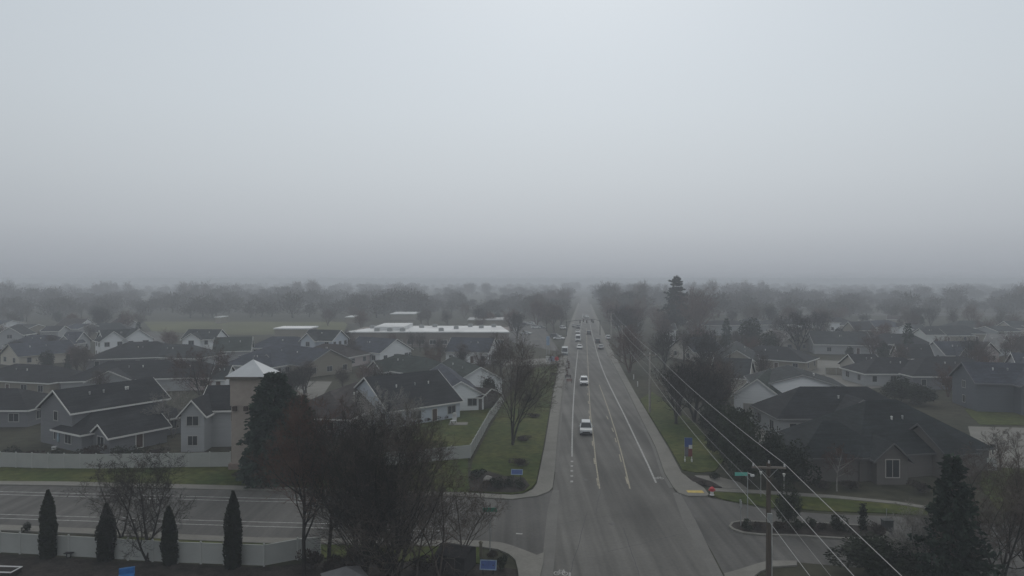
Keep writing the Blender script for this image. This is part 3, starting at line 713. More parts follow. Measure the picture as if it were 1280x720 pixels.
def conifer_parts(seed, h=10.0, r=2.5, layers=26, ragged=.25, leaf=.34, bare=.04, power=.85, per=11, droop=.25):
    rnd = random.Random(seed); T, C = MB(), MB()
    T.tube((0,0,0),(0,0,h*.5),.018*h+.05,.012*h,8,False); T.tube((0,0,h*.5),(0,0,h*.98),.012*h,.015,6,False)
    for i in range(layers):
        t = (i+rnd.random()*.6)/layers; z = h*(bare+(1-bare)*t); rad = r*((1-t)**power)*(1+rnd.uniform(-ragged,ragged)) + .12
        n = max(4, int(7+6*(1-t)))
        for k in range(n):
            a = 2*math.pi*(k+rnd.random())/n; L_ = rad*rnd.uniform(1-1.4*ragged, 1.0+.3*ragged)
            d = Vector((math.cos(a), math.sin(a), -droop+.3*t+rnd.gauss(0,.08))).normalized()
            C.tube((0,0,z), Vector((0,0,z))+d*L_*.9, .03, .008, 3, False)
            m = max(4, int(per*(L_/r+.25)))
            for j in range(m):
                u = .18+.82*(j+rnd.random())/m
                p = Vector((0,0,z)) + d*L_*u + Vector((rnd.gauss(0,.10), rnd.gauss(0,.10), rnd.gauss(0,.10)))*(.4+L_*.3)
                dd = (d + Vector((rnd.gauss(0,.45), rnd.gauss(0,.45), rnd.gauss(-.05,.35)))).normalized()
                leafquad(C, p, dd, leaf*rnd.uniform(.7,1.7), leaf*.42, rnd)
    return T, C
def column_parts(seed, h=5.6, r=.62, n=5200):
    rnd = random.Random(seed); T, C = MB(), MB(); T.tube((0,0,0),(0,0,h*.6),.09,.04,7,False)
    def prof(t): return r*(.78+.5*t if t < .3 else .93+.07*math.sin(t*9+seed))*(1-max(0,(t-.35)/.65)**2.1)
    C.lathe([(max(.03,prof(t)*.72), h*t) for t in (.02,.1,.2,.3,.45,.6,.75,.88,.96)], (0,0,0), 10)
    for i in range(n):
        t = rnd.random()**1.05; a = rnd.uniform(0,6.283); rr = prof(t)*rnd.uniform(.7,1.06)*(1+.1*math.sin(a*3+t*14))
        p = Vector((rr*math.cos(a), rr*math.sin(a), h*t)); d = Vector((math.cos(a)*.45, math.sin(a)*.45, .9+rnd.gauss(0,.25))).normalized()
        leafquad(C, p, d, rnd.uniform(.1,.24), .05, rnd)
    return T, C
def dome_parts(seed, h=2.0, r=1.2, n=2200, leaf=.13, lumps=9):
    rnd = random.Random(seed); T, C = MB(), MB()
    for k in range(5):
        a = rnd.uniform(0,6.28); T.tube((0,0,0),(math.cos(a)*r*.5,math.sin(a)*r*.5,h*.6),.04,.02,5,False)
    L_ = [(rnd.uniform(-.55,.55)*r, rnd.uniform(-.55,.55)*r, h*rnd.uniform(.3,.68), rnd.uniform(.34,.6)) for _ in range(lumps)]
    L_[0] = (0,0,h*.62,.62)
    for i in range(n):
        x,y,z,s = rnd.choice(L_); v = Vector((rnd.gauss(0,1),rnd.gauss(0,1),rnd.gauss(0,1))).normalized()
        k = rnd.uniform(.62,1.05)
        p = Vector((x+v.x*r*s*k, y+v.y*r*s*k, z+v.z*h*.5*s*1.1*k))
        if p.z < .03: p.z = .03+rnd.random()*.1
        leafquad(C, p, (v+Vector((rnd.gauss(0,.5),rnd.gauss(0,.5),rnd.gauss(.2,.5)))).normalized(), leaf*rnd.uniform(.7,1.6), leaf*.45, rnd)
    return T, C
def plant(name, label, cat, parts, loc, mt, mc, rz=0, sc=1, group=None):
    root = E(name, label, cat, (loc[0], loc[1], 0), rz, group, sc)
    O('trunk' if 'tree' in name or 'conifer' in name or 'evergreen' in name or 'pine' in name else 'stem', parts[0], mt, root); O('crown' if 'shrub' not in name else 'foliage', parts[1], mc, root)
    return root

# --- foreground plants, one by one
cv = plant('columnar_evergreen', 'leftmost of the four columnar evergreens along the foreground fence', 'evergreen', column_parts(1), G(60,697.5), M_BARK, M_ARB)
GRP = 'columnar evergreens along the foreground fence'; cv['group'] = GRP
h0 = 5.6
for lab, px, py, top, rz in (('second columnar evergreen from the left, just left of the spreading bare tree',133,700.5,630,1.3),('third columnar evergreen from the left, touching the right of the spreading bare tree',213,705.5,634,2.4),('rightmost of the four columnar evergreens along the foreground fence',291,710,616,4)):
    Y = G(px,py)[1]; H = ZT(top, Y); dup(cv, lab, (*G(px,py),0), rz, (1.12,1.12,H/h0), GRP)
cvs = [o for o in COL.objects if o.get('group') == GRP]
alt = [column_parts(3,5.6,.66), column_parts(6,5.6,.58), column_parts(8,5.6,.63)]
for o, pp, tilt in zip(cvs[1:], alt, (.02,-.025,.012)):
    o.rotation_euler = (tilt, -tilt*.8, o.rotation_euler.z)
    for ch in o.children:
        if ch.name.startswith('crown'): ch.data = mesh('crown', pp[1], M_ARB)
Y = G(60,697.5)[1]; cv.scale = (1.08,1.08,ZT(614,Y)/h0)
plant('bare_tree', 'spreading bare tree between the columnar evergreens in the left foreground', 'tree', bare_parts(11,8.6,.62,3,8,1.0,4,.95,.12), G(184,703), M_TWIGD, M_TWIGD)
plant('bare_tree', 'smaller bare tree on the far side of the foreground fence, left of the spreading one', 'tree', bare_parts(12,6.6,.6,2,7,.95,4,1,.2), G(152,673), M_TWIGD, M_TWIG)
plant('bare_tree', 'tallest dark many-stemmed bare tree in the centre foreground', 'tree', bare_parts(21,11.8,.26,8,9,1.0,4,.85,.05), G(455,734), M_TWIGD, M_TWIGD)
plant('bare_tree', 'dark bare tree on the right of the tallest many-stemmed one, reaching toward the corner lawn', 'tree', bare_parts(22,11.4,.32,7,9,.95,4,.85,.05), G(494,734), M_TWIGD, M_TWIG)
plant('bare_tree', 'fine-twigged reddish bare tree right of the paired conifers', 'tree', bare_parts(23,11.8,.30,1,14,1.2,4,.9,.28), G(380,726), M_TWIGD, M_TWIGR)
plant('bare_tree', 'slim reddish bare tree just behind the fine-twigged one', 'tree', bare_parts(24,11.4,.30,1,14,1.2,4,.9,.28), G(411,712), M_TWIGD, M_TWIGR)
plant('bare_tree', 'thin upright bare tree beside the dark shed left of the lower blue sign', 'tree', bare_parts(25,8.0,.4,2,8,.9,4,.95,.2), G(548,722), M_TWIG, M_TWIG)
plant('bare_tree', 'thin bare tree behind the dark shed', 'tree', bare_parts(26,7.0,.45,2,8,.9,4,.95,.2), G(578,706), M_TWIG, M_TWIG)
plant('bare_tree', 'slender sapling at the bottom in front of the grey gazebo roof', 'tree', bare_parts(27,6.0,.35,1,8,.8,4,.9,.25), G(520,728), M_TWIG, M_TWIG)
plant('bare_tree', 'pale-barked bare tree in front of the sharp white gable', 'tree', bare_parts(28,8.6,.4,3,7,.9,4,1.2,.15), G(470,577), M_TWIGP, M_TWIGP)
plant('bare_tree', 'pale-barked bare tree in front of the white house wall facing the corner lawn', 'tree', bare_parts(29,7.4,.45,3,7,.9,4,1.2,.15), G(506,574), M_TWIGP, M_TWIGP)
plant('conifer', 'broad dark conifer against the right side of the tower', 'conifer', conifer_parts(31,12.8,4.1,44,.14,.46,.02,.47,44), G(343,600), M_BARK, M_CONI)
plant('conifer', 'narrower dark conifer right of the broad one beside the tower', 'conifer', conifer_parts(32,9.9,2.0,34,.18,.42,.02,.6,34), G(376,598), M_BARK, M_CONI)
plant('bare_tree', 'large bare tree alone on the grass strip left of the road', 'tree', bare_parts(33,13.2,.40,3,10,1.2,4,1.0,.2), G(641,557), M_TWIGD, M_TWIG)
plant('bare_tree', 'red-brown bare tree between the large grey house and the tower', 'tree', bare_parts(34,10.5,.5,2,9,1.2,4,1.2,.2), G(252,512), M_TWIGD, M_TWIGR)
plant('bare_tree', 'pale bare tree at the right wall of the large grey house', 'tree', bare_parts(35,7.0,.5,2,8,.9,4,1.2,.2), G(216,548), M_TWIGP, M_TWIGP)
plant('conifer', 'big dark ragged conifer at the lower right', 'conifer', conifer_parts(41,10.6,3.1,32,.36,.34,.03,.8,26,.12), G(1190,742), M_BARK, M_CONI)
plant('bare_tree', 'brown bare tree at the right edge beside the ragged conifer', 'tree', bare_parts(42,9.4,.5,3,9,1.2,4,.95,.12), G(1250,738), M_TWIGD, M_TWIG)
plant('bare_tree', 'bare tree in the bottom right corner', 'tree', bare_parts(43,7.5,.5,3,9,1.1,4,.95,.12), G(1285,722), M_TWIGD, M_TWIG)
plant('bare_tree', 'low pale twiggy tree just left of the ragged conifer', 'tree', bare_parts(44,5.2,.6,4,7,.9,4,1.0,.1), G(1150,724), M_TWIGP, M_TWIGP)
plant('bare_tree', 'slim bare tree with reddish twigs before the stone house wall', 'tree', bare_parts(45,4.6,.5,1,10,1.0,4,1.1,.4), G(1046,614), M_TWIGP, M_TWIGR)
plant('bare_tree', 'young bare tree by the cul-de-sac fence at the right', 'tree', bare_parts(46,4.8,.35,1,8,.8,4,1.1,.3), G(1251,588), M_TWIG, M_TWIG)
plant('bare_tree', 'young bare tree at the right edge by the cul-de-sac', 'tree', bare_parts(47,4.6,.35,1,8,.8,4,1.1,.3), G(1274,590), M_TWIG, M_TWIG)
plant('round_tree', 'small dark round-headed tree on the kerbed median', 'tree', (lambda t: t)(dome_parts(48,4.9,1.3,2600,.16,10)), G(985,661), M_TWIGD, M_SHRUB)
pine = plant('tall_pine', 'tall ragged pine standing above everything right of the road', 'pine', conifer_parts(51,25.6,6.8,19,.5,1.1,.12,.5,30,.0), atY(846,330), M_BARK, M_CONI)

# evergreens right of the road
es = [('dark round evergreen left of the others behind the blue and red lawn sign',903,571,520,2.3),('tall dark evergreen in the middle of the thicket behind the lawn sign',921,590,505,2.4),
      ('dark evergreen behind the green street sign on the median',938,606,525,2.4),('dark evergreen with flat top right of the utility pole',990,613,552,2.7),('dark evergreen against the left wall of the stone house',968,598,532,2.2),
      ('dark broad evergreen at the bottom right below the median',1085,716,665,2.9),('second dark broad evergreen at the bottom right, nearer the ragged conifer',1118,722,672,2.7),
      ('green-black evergreen in front of the dark house with white garage',1126,502,472,3.6),('olive evergreen left of the white garage',1150,506,478,3.2),
      ('dark evergreen between the lawn sign and the pale fence',922,558,508,2.4),('dark evergreen below the pale house with stepped roofs',893,545,500,2.6)]
proto = None
for i, (lab, px, py, top, r) in enumerate(es):
    Y = G(px,py)[1]; H = ZT(top, Y)
    if i < 3: proto = plant('evergreen_tree', lab, 'evergreen', dome_parts(60+i,6.0,2.4,5200,.22,16), G(px,py), M_BARK, M_SHRUB); proto.scale = (r/2.4,r/2.4,H/6)
    else: dup(proto, lab, (*G(px,py),0), i*1.7, (r/2.4,r/2.4,H/6))
plant('upright_shrub', 'three-fingered upright juniper beside the median', 'shrub', conifer_parts(70,2.6,.5,12,.3,.14,.0,.5,7,-.9), G(1079,664), M_BARK, M_ARB)

# shrubs: shared proto meshes, each its own thing
sp = [(dome_parts(80,1.0,.75,900,.1,6), M_SHRUB), (dome_parts(81,.9,.8,900,.1,6), M_SHRUBB), (dome_parts(82,1.2,.6,900,.1,5), M_SHRUB)]
SHP = []
def shrub(label, px, py, r, h, k=0, group=None):
    global SHP
    x, y = G(px, py); sc_ = (r/.75, r/.75, h)
    for kk, o in SHP:
        if kk == k: return dup(o, label, (x,y,.1), px*.7, sc_, group)
    o = plant('shrub', label, 'shrub', sp[k][0], (x,y), M_BARK, sp[k][1], 0, sc_, group); o.location.z = .1; SHP.append((k, o)); return o
for lab, px, py, r, h, k in (
    ('dark shrub at the left end of the corner bed',597,600,1.1,1.2,0),('low dark shrub in front of the boulder in the corner bed',608,611,.7,.9,1),('round dark shrub in the middle of the corner bed',623,611,.9,1.3,0),
    ('dark shrub right of the middle one in the corner bed',637,609,.7,1.0,2),('dark shrub below the upper blue sign',650,612,.6,1.2,0),
    ('wide dark shrub on the grass just above the upper blue sign',649,583,1.2,1.0,1),('low dark shrub at the foot of the large bare lawn tree',654,551,1.2,.7,1),('low dark shrub on the grass strip, second beyond the large bare lawn tree',666,522,1.4,.7,1),('low dark shrub on the grass strip, third beyond the large bare lawn tree',661,502,1.5,.8,1),
    ('small dark shrub on the grass strip near the red and white sign',692,469,1.2,.6,1),
    ('dark shrub wrapped round the post at the left tip of the median',935,664,.55,1.1,0),('low shrub right of the post on the median',948,663,.6,.8,1),('dark shrub right of the utility pole on the median',975,664,.8,.9,1),('shrub by the small round-headed tree on the median',994,664,.7,1.1,0),
    ('round shrub in the middle of the median',1012,662,.6,1.1,0),('low shrub on the median right of the middle one',1029,664,.6,.8,1),('large dark shrub near the right end of the median',1052,664,1.0,1.4,0),('shrub at the right end of the median',1096,668,.8,1.0,1),
    ('dark shrub under the arched window of the stone house',1062,612,1.1,1.0,1),('dark shrub left of the arched window of the stone house',1025,611,1.1,1.0,1),('shrub right of the arched window of the stone house',1150,616,1.2,1.2,1),
    ('shrub at the foot of the tower',300,598,.9,.8,1),('second shrub right of the tower foot',316,602,.9,.9,1),('shrub under the conifers beside the tower',350,606,1.1,.8,0),
    ('small reddish shrub in front of the left foreground fence top',34,665.5,.6,.75,2),
    ('dark shrub at the bottom beside the lower blue sign',629,712,.55,1.1,0),('low shrub behind the lower blue sign',616,700,.5,.8,1),
    ('dark shrub in the path bed near the hydrant',878,607,.5,.5,1),('shrub beside the footpath bend',893,600,.8,.8,2)):
    shrub(lab, px, py, r, h, k)
for lab, px, py, r, h, k in (('dark undergrowth shrub at the foot of the tallest many-stemmed tree',446,716,1.3,2.3,1),('dark undergrowth shrub between the two reddish bare trees',388,712,1.1,1.6,1),('dark undergrowth shrub right of the tallest many-stemmed tree',478,718,1.4,2.2,1),
    ('dark undergrowth shrub left of the dark shed',528,716,1.2,1.4,1),('dark undergrowth shrub beside the gazebo',418,722,1.0,1.9,1),('low shrub under the thin bare tree by the dark shed',552,708,1.0,1.1,1)):
    shrub(lab, px, py, r, h, k)
hr = random.Random(9)
for i in range(8): shrub('low dark shrub in the hedge below the large grey house', 15+i*26+hr.uniform(-6,6), 575+hr.uniform(-4,3), 1.3+hr.random()*.4, 1.0+hr.random()*.7, i%3, 'hedge below the large grey house')
for i in range(6): shrub('low shrub planted along the wall of the house facing the corner lawn', 512+i*11, 532-i*2, .8, .8, 1, 'shrubs along the house facing the corner lawn')

# --- mid-distance trees: many, sharing a few meshes
def merge(parts):
    b = MB()
    for q in parts:
        n = len(b.v); b.v += q.v; b.f += [tuple(i+n for i in f) for f in q.f]
    return b
def twigcloud(seed, h, r, n, ln, wd, z0=.3):
    rnd = random.Random(seed); C = MB(); L_ = [(0,0,h*.66,r*.8)] + [(rnd.gauss(0,.42)*r, rnd.gauss(0,.42)*r, h*rnd.uniform(z0+.12,.86), r*rnd.uniform(.32,.6)) for _ in range(11)]
    for i in range(n):
        x,y,z,s_ = rnd.choice(L_); v = Vector((rnd.gauss(0,1),rnd.gauss(0,1),rnd.gauss(0,1))).normalized()*rnd.random()**.4
        p = Vector((x+v.x*s_, y+v.y*s_, min(z+v.z*s_*1.05, h))); d = (Vector((v.x,v.y,.5))+Vector((rnd.gauss(0,.4),rnd.gauss(0,.4),rnd.gauss(.2,.4)))).normalized()
        leafquad(C, p, d, ln*rnd.uniform(.6,1.5), wd, rnd)
    return C
MID = [mesh('bare_crown', merge((twigcloud(300+i,10.5,3.1,1500,.7,.04),)+bare_parts(100+i,10.0,.42+.1*(i%3),1+(i%2)*2,10,1.1,3,1.9,.2)), (M_TWIG,M_TWIGR,M_TWIG,M_TWIGD,M_TWIG,M_TWIGR)[i]) for i in range(6)]
EVG = [mesh('evergreen_crown', merge(conifer_parts(120,10.0,2.6,20,.3,.5,.03,.75,9)), M_CONI), mesh('evergreen_crown', merge(dome_parts(121,10.0,4.0,2600,.5,18)), M_SHRUB)]
tr = random.Random(77)
def blocked(x, y, m):
    for b in BLOCKS:
        q = Vector((x-b.p1[0], y-b.p1[1])); u = q.dot(b.d); v = q.dot(b.n)
        if b.a0-m < u < b.a1+m and abs(v) < b.span/2+m: return True
    return abs(x-(.0977*y+3)) < 10
def midtree(label, group, x, y, h, ever=None, wide=1.0):
    me = EVG[ever] if ever is not None else tr.choice(MID)
    o = bpy.data.objects.new('bare_tree' if ever is None else ('conifer' if ever == 0 else 'evergreen_tree'), me); COL.objects.link(o)
    o.location = (x, y, 0); o.rotation_euler = (0,0,tr.uniform(0,6.28)); s = h/10; o.scale = (s*wide*tr.uniform(.9,1.15), s*wide*tr.uniform(.9,1.15), s)
    tag(o, label, 'tree', group); return o
def rowX(off, Y): return .0977*Y + off
# beside the road, right
for i in range(9):
    px, py = 832+tr.uniform(0,75), tr.uniform(497,538); midtree('dark bare tree in the thicket behind the far utility pole', 'thicket right of the road', *G(px,py), tr.uniform(7.5,10.5), wide=.95)
for i in range(34):
    Y = 165+i*13+tr.uniform(-5,5); off = 12+ tr.random()**1.3*26 + i*.25
    midtree('hazy bare tree in the row lining the right side of the road', 'trees lining the right side of the road', rowX(off,Y), Y, tr.uniform(7.5,11.5)+Y*.004)
for i in range(22):
    Y = 290+i*18+tr.uniform(-6,6); off = -9 - tr.random()**1.5*24
    midtree('hazy bare tree in the row lining the left side of the far road', 'trees lining the left side of the road', rowX(off,Y), Y, tr.uniform(9,15))
# named individual mid trees
for lab, px, py, top, ev in (
    ('dark conifer with pointed top right of the slate-blue roofed house',908,436,398,0),('dark rounded evergreen between the beige gable and the pale pinkish roof',938,436,396,1),('bare tree beside the far white house right of the tall pine',872,420,365,None),
    ('dark evergreen right of the beige gable',960,446,412,1),('dark bare tree left of the long grey-roofed house',998,440,395,None),('pointed evergreen beside the pinkish gable',1135,450,404,0),
    ('brownish bare tree in front of the brown-roofed house at right',1215,462,425,None),('bare tree between the pinkish gable and the dark evergreens',1122,470,430,None),
    ('bare brown tree right of the slate-blue roof near the diagonal fence',626,470,425,None),('bare brown tree left of the slate-blue roof below the school',550,455,425,None),('reddish bare tree below the middle of the school',525,440,418,None),
    ('bare tree behind the house with stepped garage gables',440,455,425,None),('bare tree at the right of the twin-gabled farmhouse',212,440,415,None),('evergreen behind the brown outbuilding by the fence',612,500,470,1)):
    Y = G(px,py)[1]; midtree(lab, None, *G(px,py), ZT(top,Y), ev, 1.0 if ev is None else .9)
for o in COL.objects:
    if 'group' in o and o['group'] is None: del o['group']
# tall clumps that break the skyline
for lab, g_, px0, px1, Ys_, hs_, n in (('tall hazy tree in the clump at the far left edge','clump at the far left edge',-15,24,(700,900),(19,22.5),5),('tall hazy tree in the clump beyond the twin-gabled farmhouse','clump beyond the twin-gabled farmhouse',118,168,(800,1000),(18,22),6),
    ('tall hazy tree in the clump at the left end of the field','clump at the left end of the field',225,275,(650,850),(17,21),6),('tall hazy tree in the clump beyond the thin white roof strip','clump beyond the thin white roof strip',345,395,(800,1000),(19,23.5),7),
    ('tall hazy tree in the grove right of the tall pine','grove right of the tall pine',862,960,(750,1000),(18,23),11),('tall hazy tree in the row left of the tall pine','row left of the tall pine',748,836,(450,800),(16,21),13),
    ('tall hazy tree in the clump beyond the school','clump beyond the school',575,612,(900,1100),(17,20),5),('tall hazy tree in the clump near the right end of the skyline','clump near the right end of the skyline',1195,1215,(800,1000),(16,19.5),4),
    ('tall hazy tree at the right edge of the skyline','right edge of the skyline',1272,1300,(500,600),(18,20.5),3)):
    for k in range(n):
        Y = tr.uniform(*Ys_); midtree(lab, g_, *atY(tr.uniform(px0,px1),Y), tr.uniform(*hs_), None, .8)
# zones behind the houses
CLEAR = [(330,420,150,215),(955,1050,100,140),(425,560,100,135),(850,905,170,250),(1000,1130,120,200)]   # px range, depth range kept open
def zone(label, group, n, pxr, yr, hr_, ev=.15):
    i = t_ = 0
    while i < n and t_ < 4000:
        t_ += 1
        Y = tr.uniform(*yr); px = tr.uniform(*pxr); x = (px-640)/870*Y
        if blocked(x, Y, 1.8) or any(a < px < b and c < Y < d for a, b, c, d in CLEAR): continue
        i += 1
        e = None if tr.random() > ev else tr.choice((0,1))
        midtree(label if e is None else label.replace('bare tree','dark evergreen'), group if e is None else group.replace('bare trees','evergreens'), x, Y, tr.uniform(*hr_)*(1 if e is None else .7), e)
zone('small bare tree among the houses left of the tower', 'bare trees among the left houses', 20, (-20,290), (140,270), (4.5,7.5))
zone('small bare tree among the houses between the tower and the road', 'bare trees among the middle houses', 20, (330,640), (135,240), (4.5,7.0))
zone('small bare tree among the houses right of the road', 'bare trees among the right houses', 38, (850,1300), (125,280), (4.5,8.0), .2)
zone('hazy bare tree beyond the houses on the left', 'bare trees beyond the left houses', 22, (-80,200), (280,430), (7,11))
zone('hazy bare tree beyond the school', 'bare trees beyond the school', 14, (400,690), (320,430), (6,10))
zone('hazy bare tree beyond the houses on the right', 'bare trees beyond the right houses', 42, (800,1360), (270,430), (6,11))
# far wood: one mass, merged low-detail trees
def low_tree(seed):
    return merge((twigcloud(seed,10.5,4.2,620,1.5,.16,.12),)+bare_parts(seed,10.0,.5,1,7,.6,2,2.0,.2))
LOW = [low_tree(200+i) for i in range(4)]
def wood(name, label, n, pxr, yr, hr_, m):
    V, F, base_n = [], [], 0; rn = np.random.RandomState(len(label)); arrs = [np.array(q.v, dtype=np.float32) for q in LOW]
    for i in range(n):
        k = rn.randint(len(LOW)); Y = yr[0]+(yr[1]-yr[0])*rn.rand()**1.3; x = (pxr[0]+(pxr[1]-pxr[0])*rn.rand()-640)/870*Y
        if abs(x-(.1046*Y-1)) < 14: continue
        pxx = 640+870*x/Y; h = (hr_[0]+(hr_[1]-hr_[0])*rn.rand()**1.5)*(1+.22*math.sin(pxx*.021+1.3)*math.sin(pxx*.0073+.4)+.10*math.sin(pxx*.09)); a = rn.rand()*6.28; s = h/10; v = arrs[k].copy()
        c, sn = math.cos(a), math.sin(a); w = s*(1.25+.6*rn.rand())
        v = np.stack([(v[:,0]*c-v[:,1]*sn)*w+x, (v[:,0]*sn+v[:,1]*c)*w+Y, v[:,2]*s], 1)
        V.append(v); F += [tuple(q+base_n for q in f) for f in LOW[k].f]; base_n += len(v)
    me = bpy.data.meshes.new(name); me.from_pydata(np.concatenate(V).tolist(), [], F); me.materials.append(m)
    o = bpy.data.objects.new(name, me); COL.objects.link(o); o['kind'] = 'stuff'; o['label'] = label; o['category'] = 'woodland'
wood('far_wood', 'far hazy bare woodland along the horizon', 2100, (-260,1540), (440,2600), (7.5,15.5), M_TWIG)

# ------------------------------------------------------------------ poles and wires
POLES = [(17.8,48.3,11.3),(24.9,125.8,10.7),(32.2,203.5,10.6),(40,281,10.6),(10.6,-29,11.3)]
labs = ['dark wooden utility pole with crossarm standing tall at the lower right','pale utility pole standing in the thicket beside the sidewalk','hazy utility pole, next one after the pale pole','farthest hazy utility pole of the line','utility pole of the wire line behind the viewpoint']
pd = Vector((7.1,77.5)).normalized(); pn = Vector((pd.y,-pd.x))
for i, ((x,y,h), lab) in enumerate(zip(POLES, labs)):
    if i == 4: continue
    root = E('utility_pole', lab, 'utility pole', (x,y,0), -math.atan2(pd.x,pd.y), 'utility poles along the road')
    q = MB(); q.tube((0,0,0),(0,0,h),.2,.14,12); O('pole', q, M_WOOD if i == 0 else mat('pole_weathered', (.32,.3,.28), .9, .2, 1.5), root)
    q = MB(); q.box(-1.15,1.15,-.16,-.05,h-.35,h-.22)
    O('crossarm', q, mat('crossarm_wood', (.2,.18,.16)), root)
    for u in (-1.0,1.0):
        q = MB(); q.bar((u*.6,-.1,h-.34),(0,-.14,h-.95),.03,.04); O('brace', q, M_STEEL, root)
    for u in (-1.05,.0,1.05):
        q = MB(); q.lathe([(.05,0),(.07,.06),(.045,.1),(.07,.15),(.03,.2)], (u,-.1,h-.22 if u else h), 10); O('insulator', q, mat('porcelain', (.5,.5,.5), .3), root)
    if i == 0:
        q = MB(); q.tube((.23,.02,0),(.23,.02,7.4),.045,.045,8); O('conduit', q, mat('conduit_grey', (.42,.42,.41), .5), root)
        q = MB(); q.box(-.16,.16,-.4,-.22,7.3,7.9); O('junction_box', q, M_STEEL, root)
def wire(label, u, dz, sag, r):
    q = MB()
    seqs = [POLES[4], POLES[0], POLES[1], POLES[2], POLES[3]]
    for (xa,ya,ha),(xb,yb,hb) in zip(seqs, seqs[1:]):
        pts = []
        for k in range(25):
            t = k/24; pts.append((xa+(xb-xa)*t+pn.x*u, ya+(yb-ya)*t+pn.y*u, (ha+dz)*(1-t)+(hb+dz)*t - 4*sag*t*(1-t)))
        q.path(pts, r, 5)
    tag(O('power_line', q, M_WIRE), label, 'power line')
wire('bright power line on the right end of the crossarm', 1.05, 0.0, .55, .021)
wire('power line on the left end of the crossarm', -1.05, 0.0, .55, .018)
wire('thinner cable hung lowest on the utility pole, on its left', -.15, -3.8, .5, .018)
wire('faint thin cable below the crossarm', .2, -2.6, .9, .009)

# ------------------------------------------------------------------ signs, lamps, small things
M_BLUE = mat('sign_blue', (.045,.085,.24), .5, .15, 2); M_LBLUE = mat('sign_frame_blue', (.2,.27,.38), .5); M_GREEN = mat('sign_green', (.03,.2,.13), .5, .1, 2); M_TEAL = mat('sign_teal', (.12,.42,.36), .5, .1, 2)
M_RED = mat('sign_red', (.18,.045,.045), .6, .15, 2); M_WHT = mat('paint_white', (.6,.6,.6), .5, .05, 2)
def board(label, px, py, w, h, z, tilt=.5):
    x, y = G(px, py); root = E('sign_board', label, 'sign', (x,y,.1), ROADDIR*-1, 'blue sign boards in the corner beds')
    t = tilt
    def fr(p): 
        yy, zz = p[1], p[2]; return (p[0], yy*math.cos(t)+zz*math.sin(t), z + zz*math.cos(t)-yy*math.sin(t))
    q = MB(); q.box(-w/2,w/2,-.05,.05,0,h,fr); O('panel', q, M_BLUE, root)
    q = MB(); k=.08
    q.box(-w/2-k,-w/2,-.07,.07,-k,h+k,fr); q.box(w/2,w/2+k,-.07,.07,-k,h+k,fr); q.box(-w/2,w/2,-.068,.068,-k,0,fr); q.box(-w/2,w/2,-.068,.068,h,h+k,fr); O('frame', q, M_LBLUE, root)
    for s in (-1,1):
        q = MB(); q.box(s*w*.35-.05,s*w*.35+.05,.08,.18,0,z+h*.5); O('post', q, M_DARK, root)
board('blue sign board with pale frame in the corner bed at the bottom', 610, 719, 1.2, .62, .4)
board('blue sign board in the planted corner across the side street', 646, 600, 1.25, .5, .6)
# lawn sign
x, y = G(860.5, 578); root = E('lawn_sign', 'blue and red lawn sign on two pale posts right of the road', 'sign', (x,y,.1), -.1, None, (.8,.8,1))
q = MB(); q.box(-.62,.62,-.05,.05,1.95,3.15); O('upper_panel', q, M_BLUE, root, label='blue upper panel')
q = MB(); q.box(.05,.6,-.075,-.052,1.72,2.2); O('emblem', q, M_WHT, root)
q = MB(); q.box(-.62,-.02,-.05,.05,.7,1.93); O('lower_panel', q, mat('sign_grey', (.13,.13,.15)), root, label='grey lower panel')
q = MB(); q.box(-.018,.62,-.05,.05,.7,1.93); O('lower_panel', q, M_RED, root, label='dull red lower panel')
for s in (-.55,.55):
    q = MB(); q.box(s-.06,s+.06,.06,.17,0,3.0); q.box(s-.09,s+.09,-.2,.3,0,.3); O('post', q, M_WHT, root)
def streetsign(label, px, py, top, m, blades, extra=False):
    x, y = G(px, py); H = ZT(top, y); root = E('street_sign', label, 'street sign', (x,y,0))
    q = MB(); q.tube((0,0,0),(0,0,H),.045,.045,8); O('pole', q, M_STEEL, root)
    for (u0,u1,z0,z1,dy) in blades:
        q = MB(); q.box(u0,u1,dy-.02,dy+.02,H+z0,H+z1); O('blade', q, m, root)
    if extra:
        q = MB(); q.bar((0,0,H-.05),(.55,0,H-.25),.07,.07); q.box(.3,.62,-.12,.12,H-.42,H-.25); O('bracket', q, M_WHT, root)
streetsign('green street name sign on a thin pole near the lower blue sign', 612.5, 689, 634, M_GREEN, [(-.62,.62,-.38,-.02,-.07)])
streetsign('teal street name sign on a pole at the tip of the median', 934.5, 662, 590, M_TEAL, [(-1.25,-.05,-.34,-.02,-.07)], True)
x, y = G(926, 659); root = E('signpost', 'thin grey signpost seen edge-on left of the teal street sign', 'signpost', (x,y,.1))
q = MB(); q.tube((0,0,0),(0,0,2.6),.04,.04,8); O('pole', q, M_STEEL, root); q = MB(); q.box(-.02,.02,-.3,.3,1.9,2.5); O('plate', q, M_STEEL, root)
x, y = G(890, 620); root = E('fire_hydrant', 'red fire hydrant with white base on the verge by the corner', 'fire hydrant', (x,y,.1), sc=1.15)
q = MB(); q.lathe([(.2,.38),(.2,.6),(.24,.62),(.24,.66),(.18,.72),(.08,.8),(.03,.82)]); O('bonnet', q, mat('hydrant_red', (.5,.04,.05), .5), root)
q = MB(); q.lathe([(.22,0),(.22,.05),(.15,.07),(.15,.376)]); O('barrel', q, M_WHT, root)
for s in (-1,1):
    q = MB(); q.tube((s*.17,0,.5),(s*.32,0,.5),.08,.08,10); O('nozzle', q, mat('hydrant_red', (.5,.04,.05)), root)
lampp = None
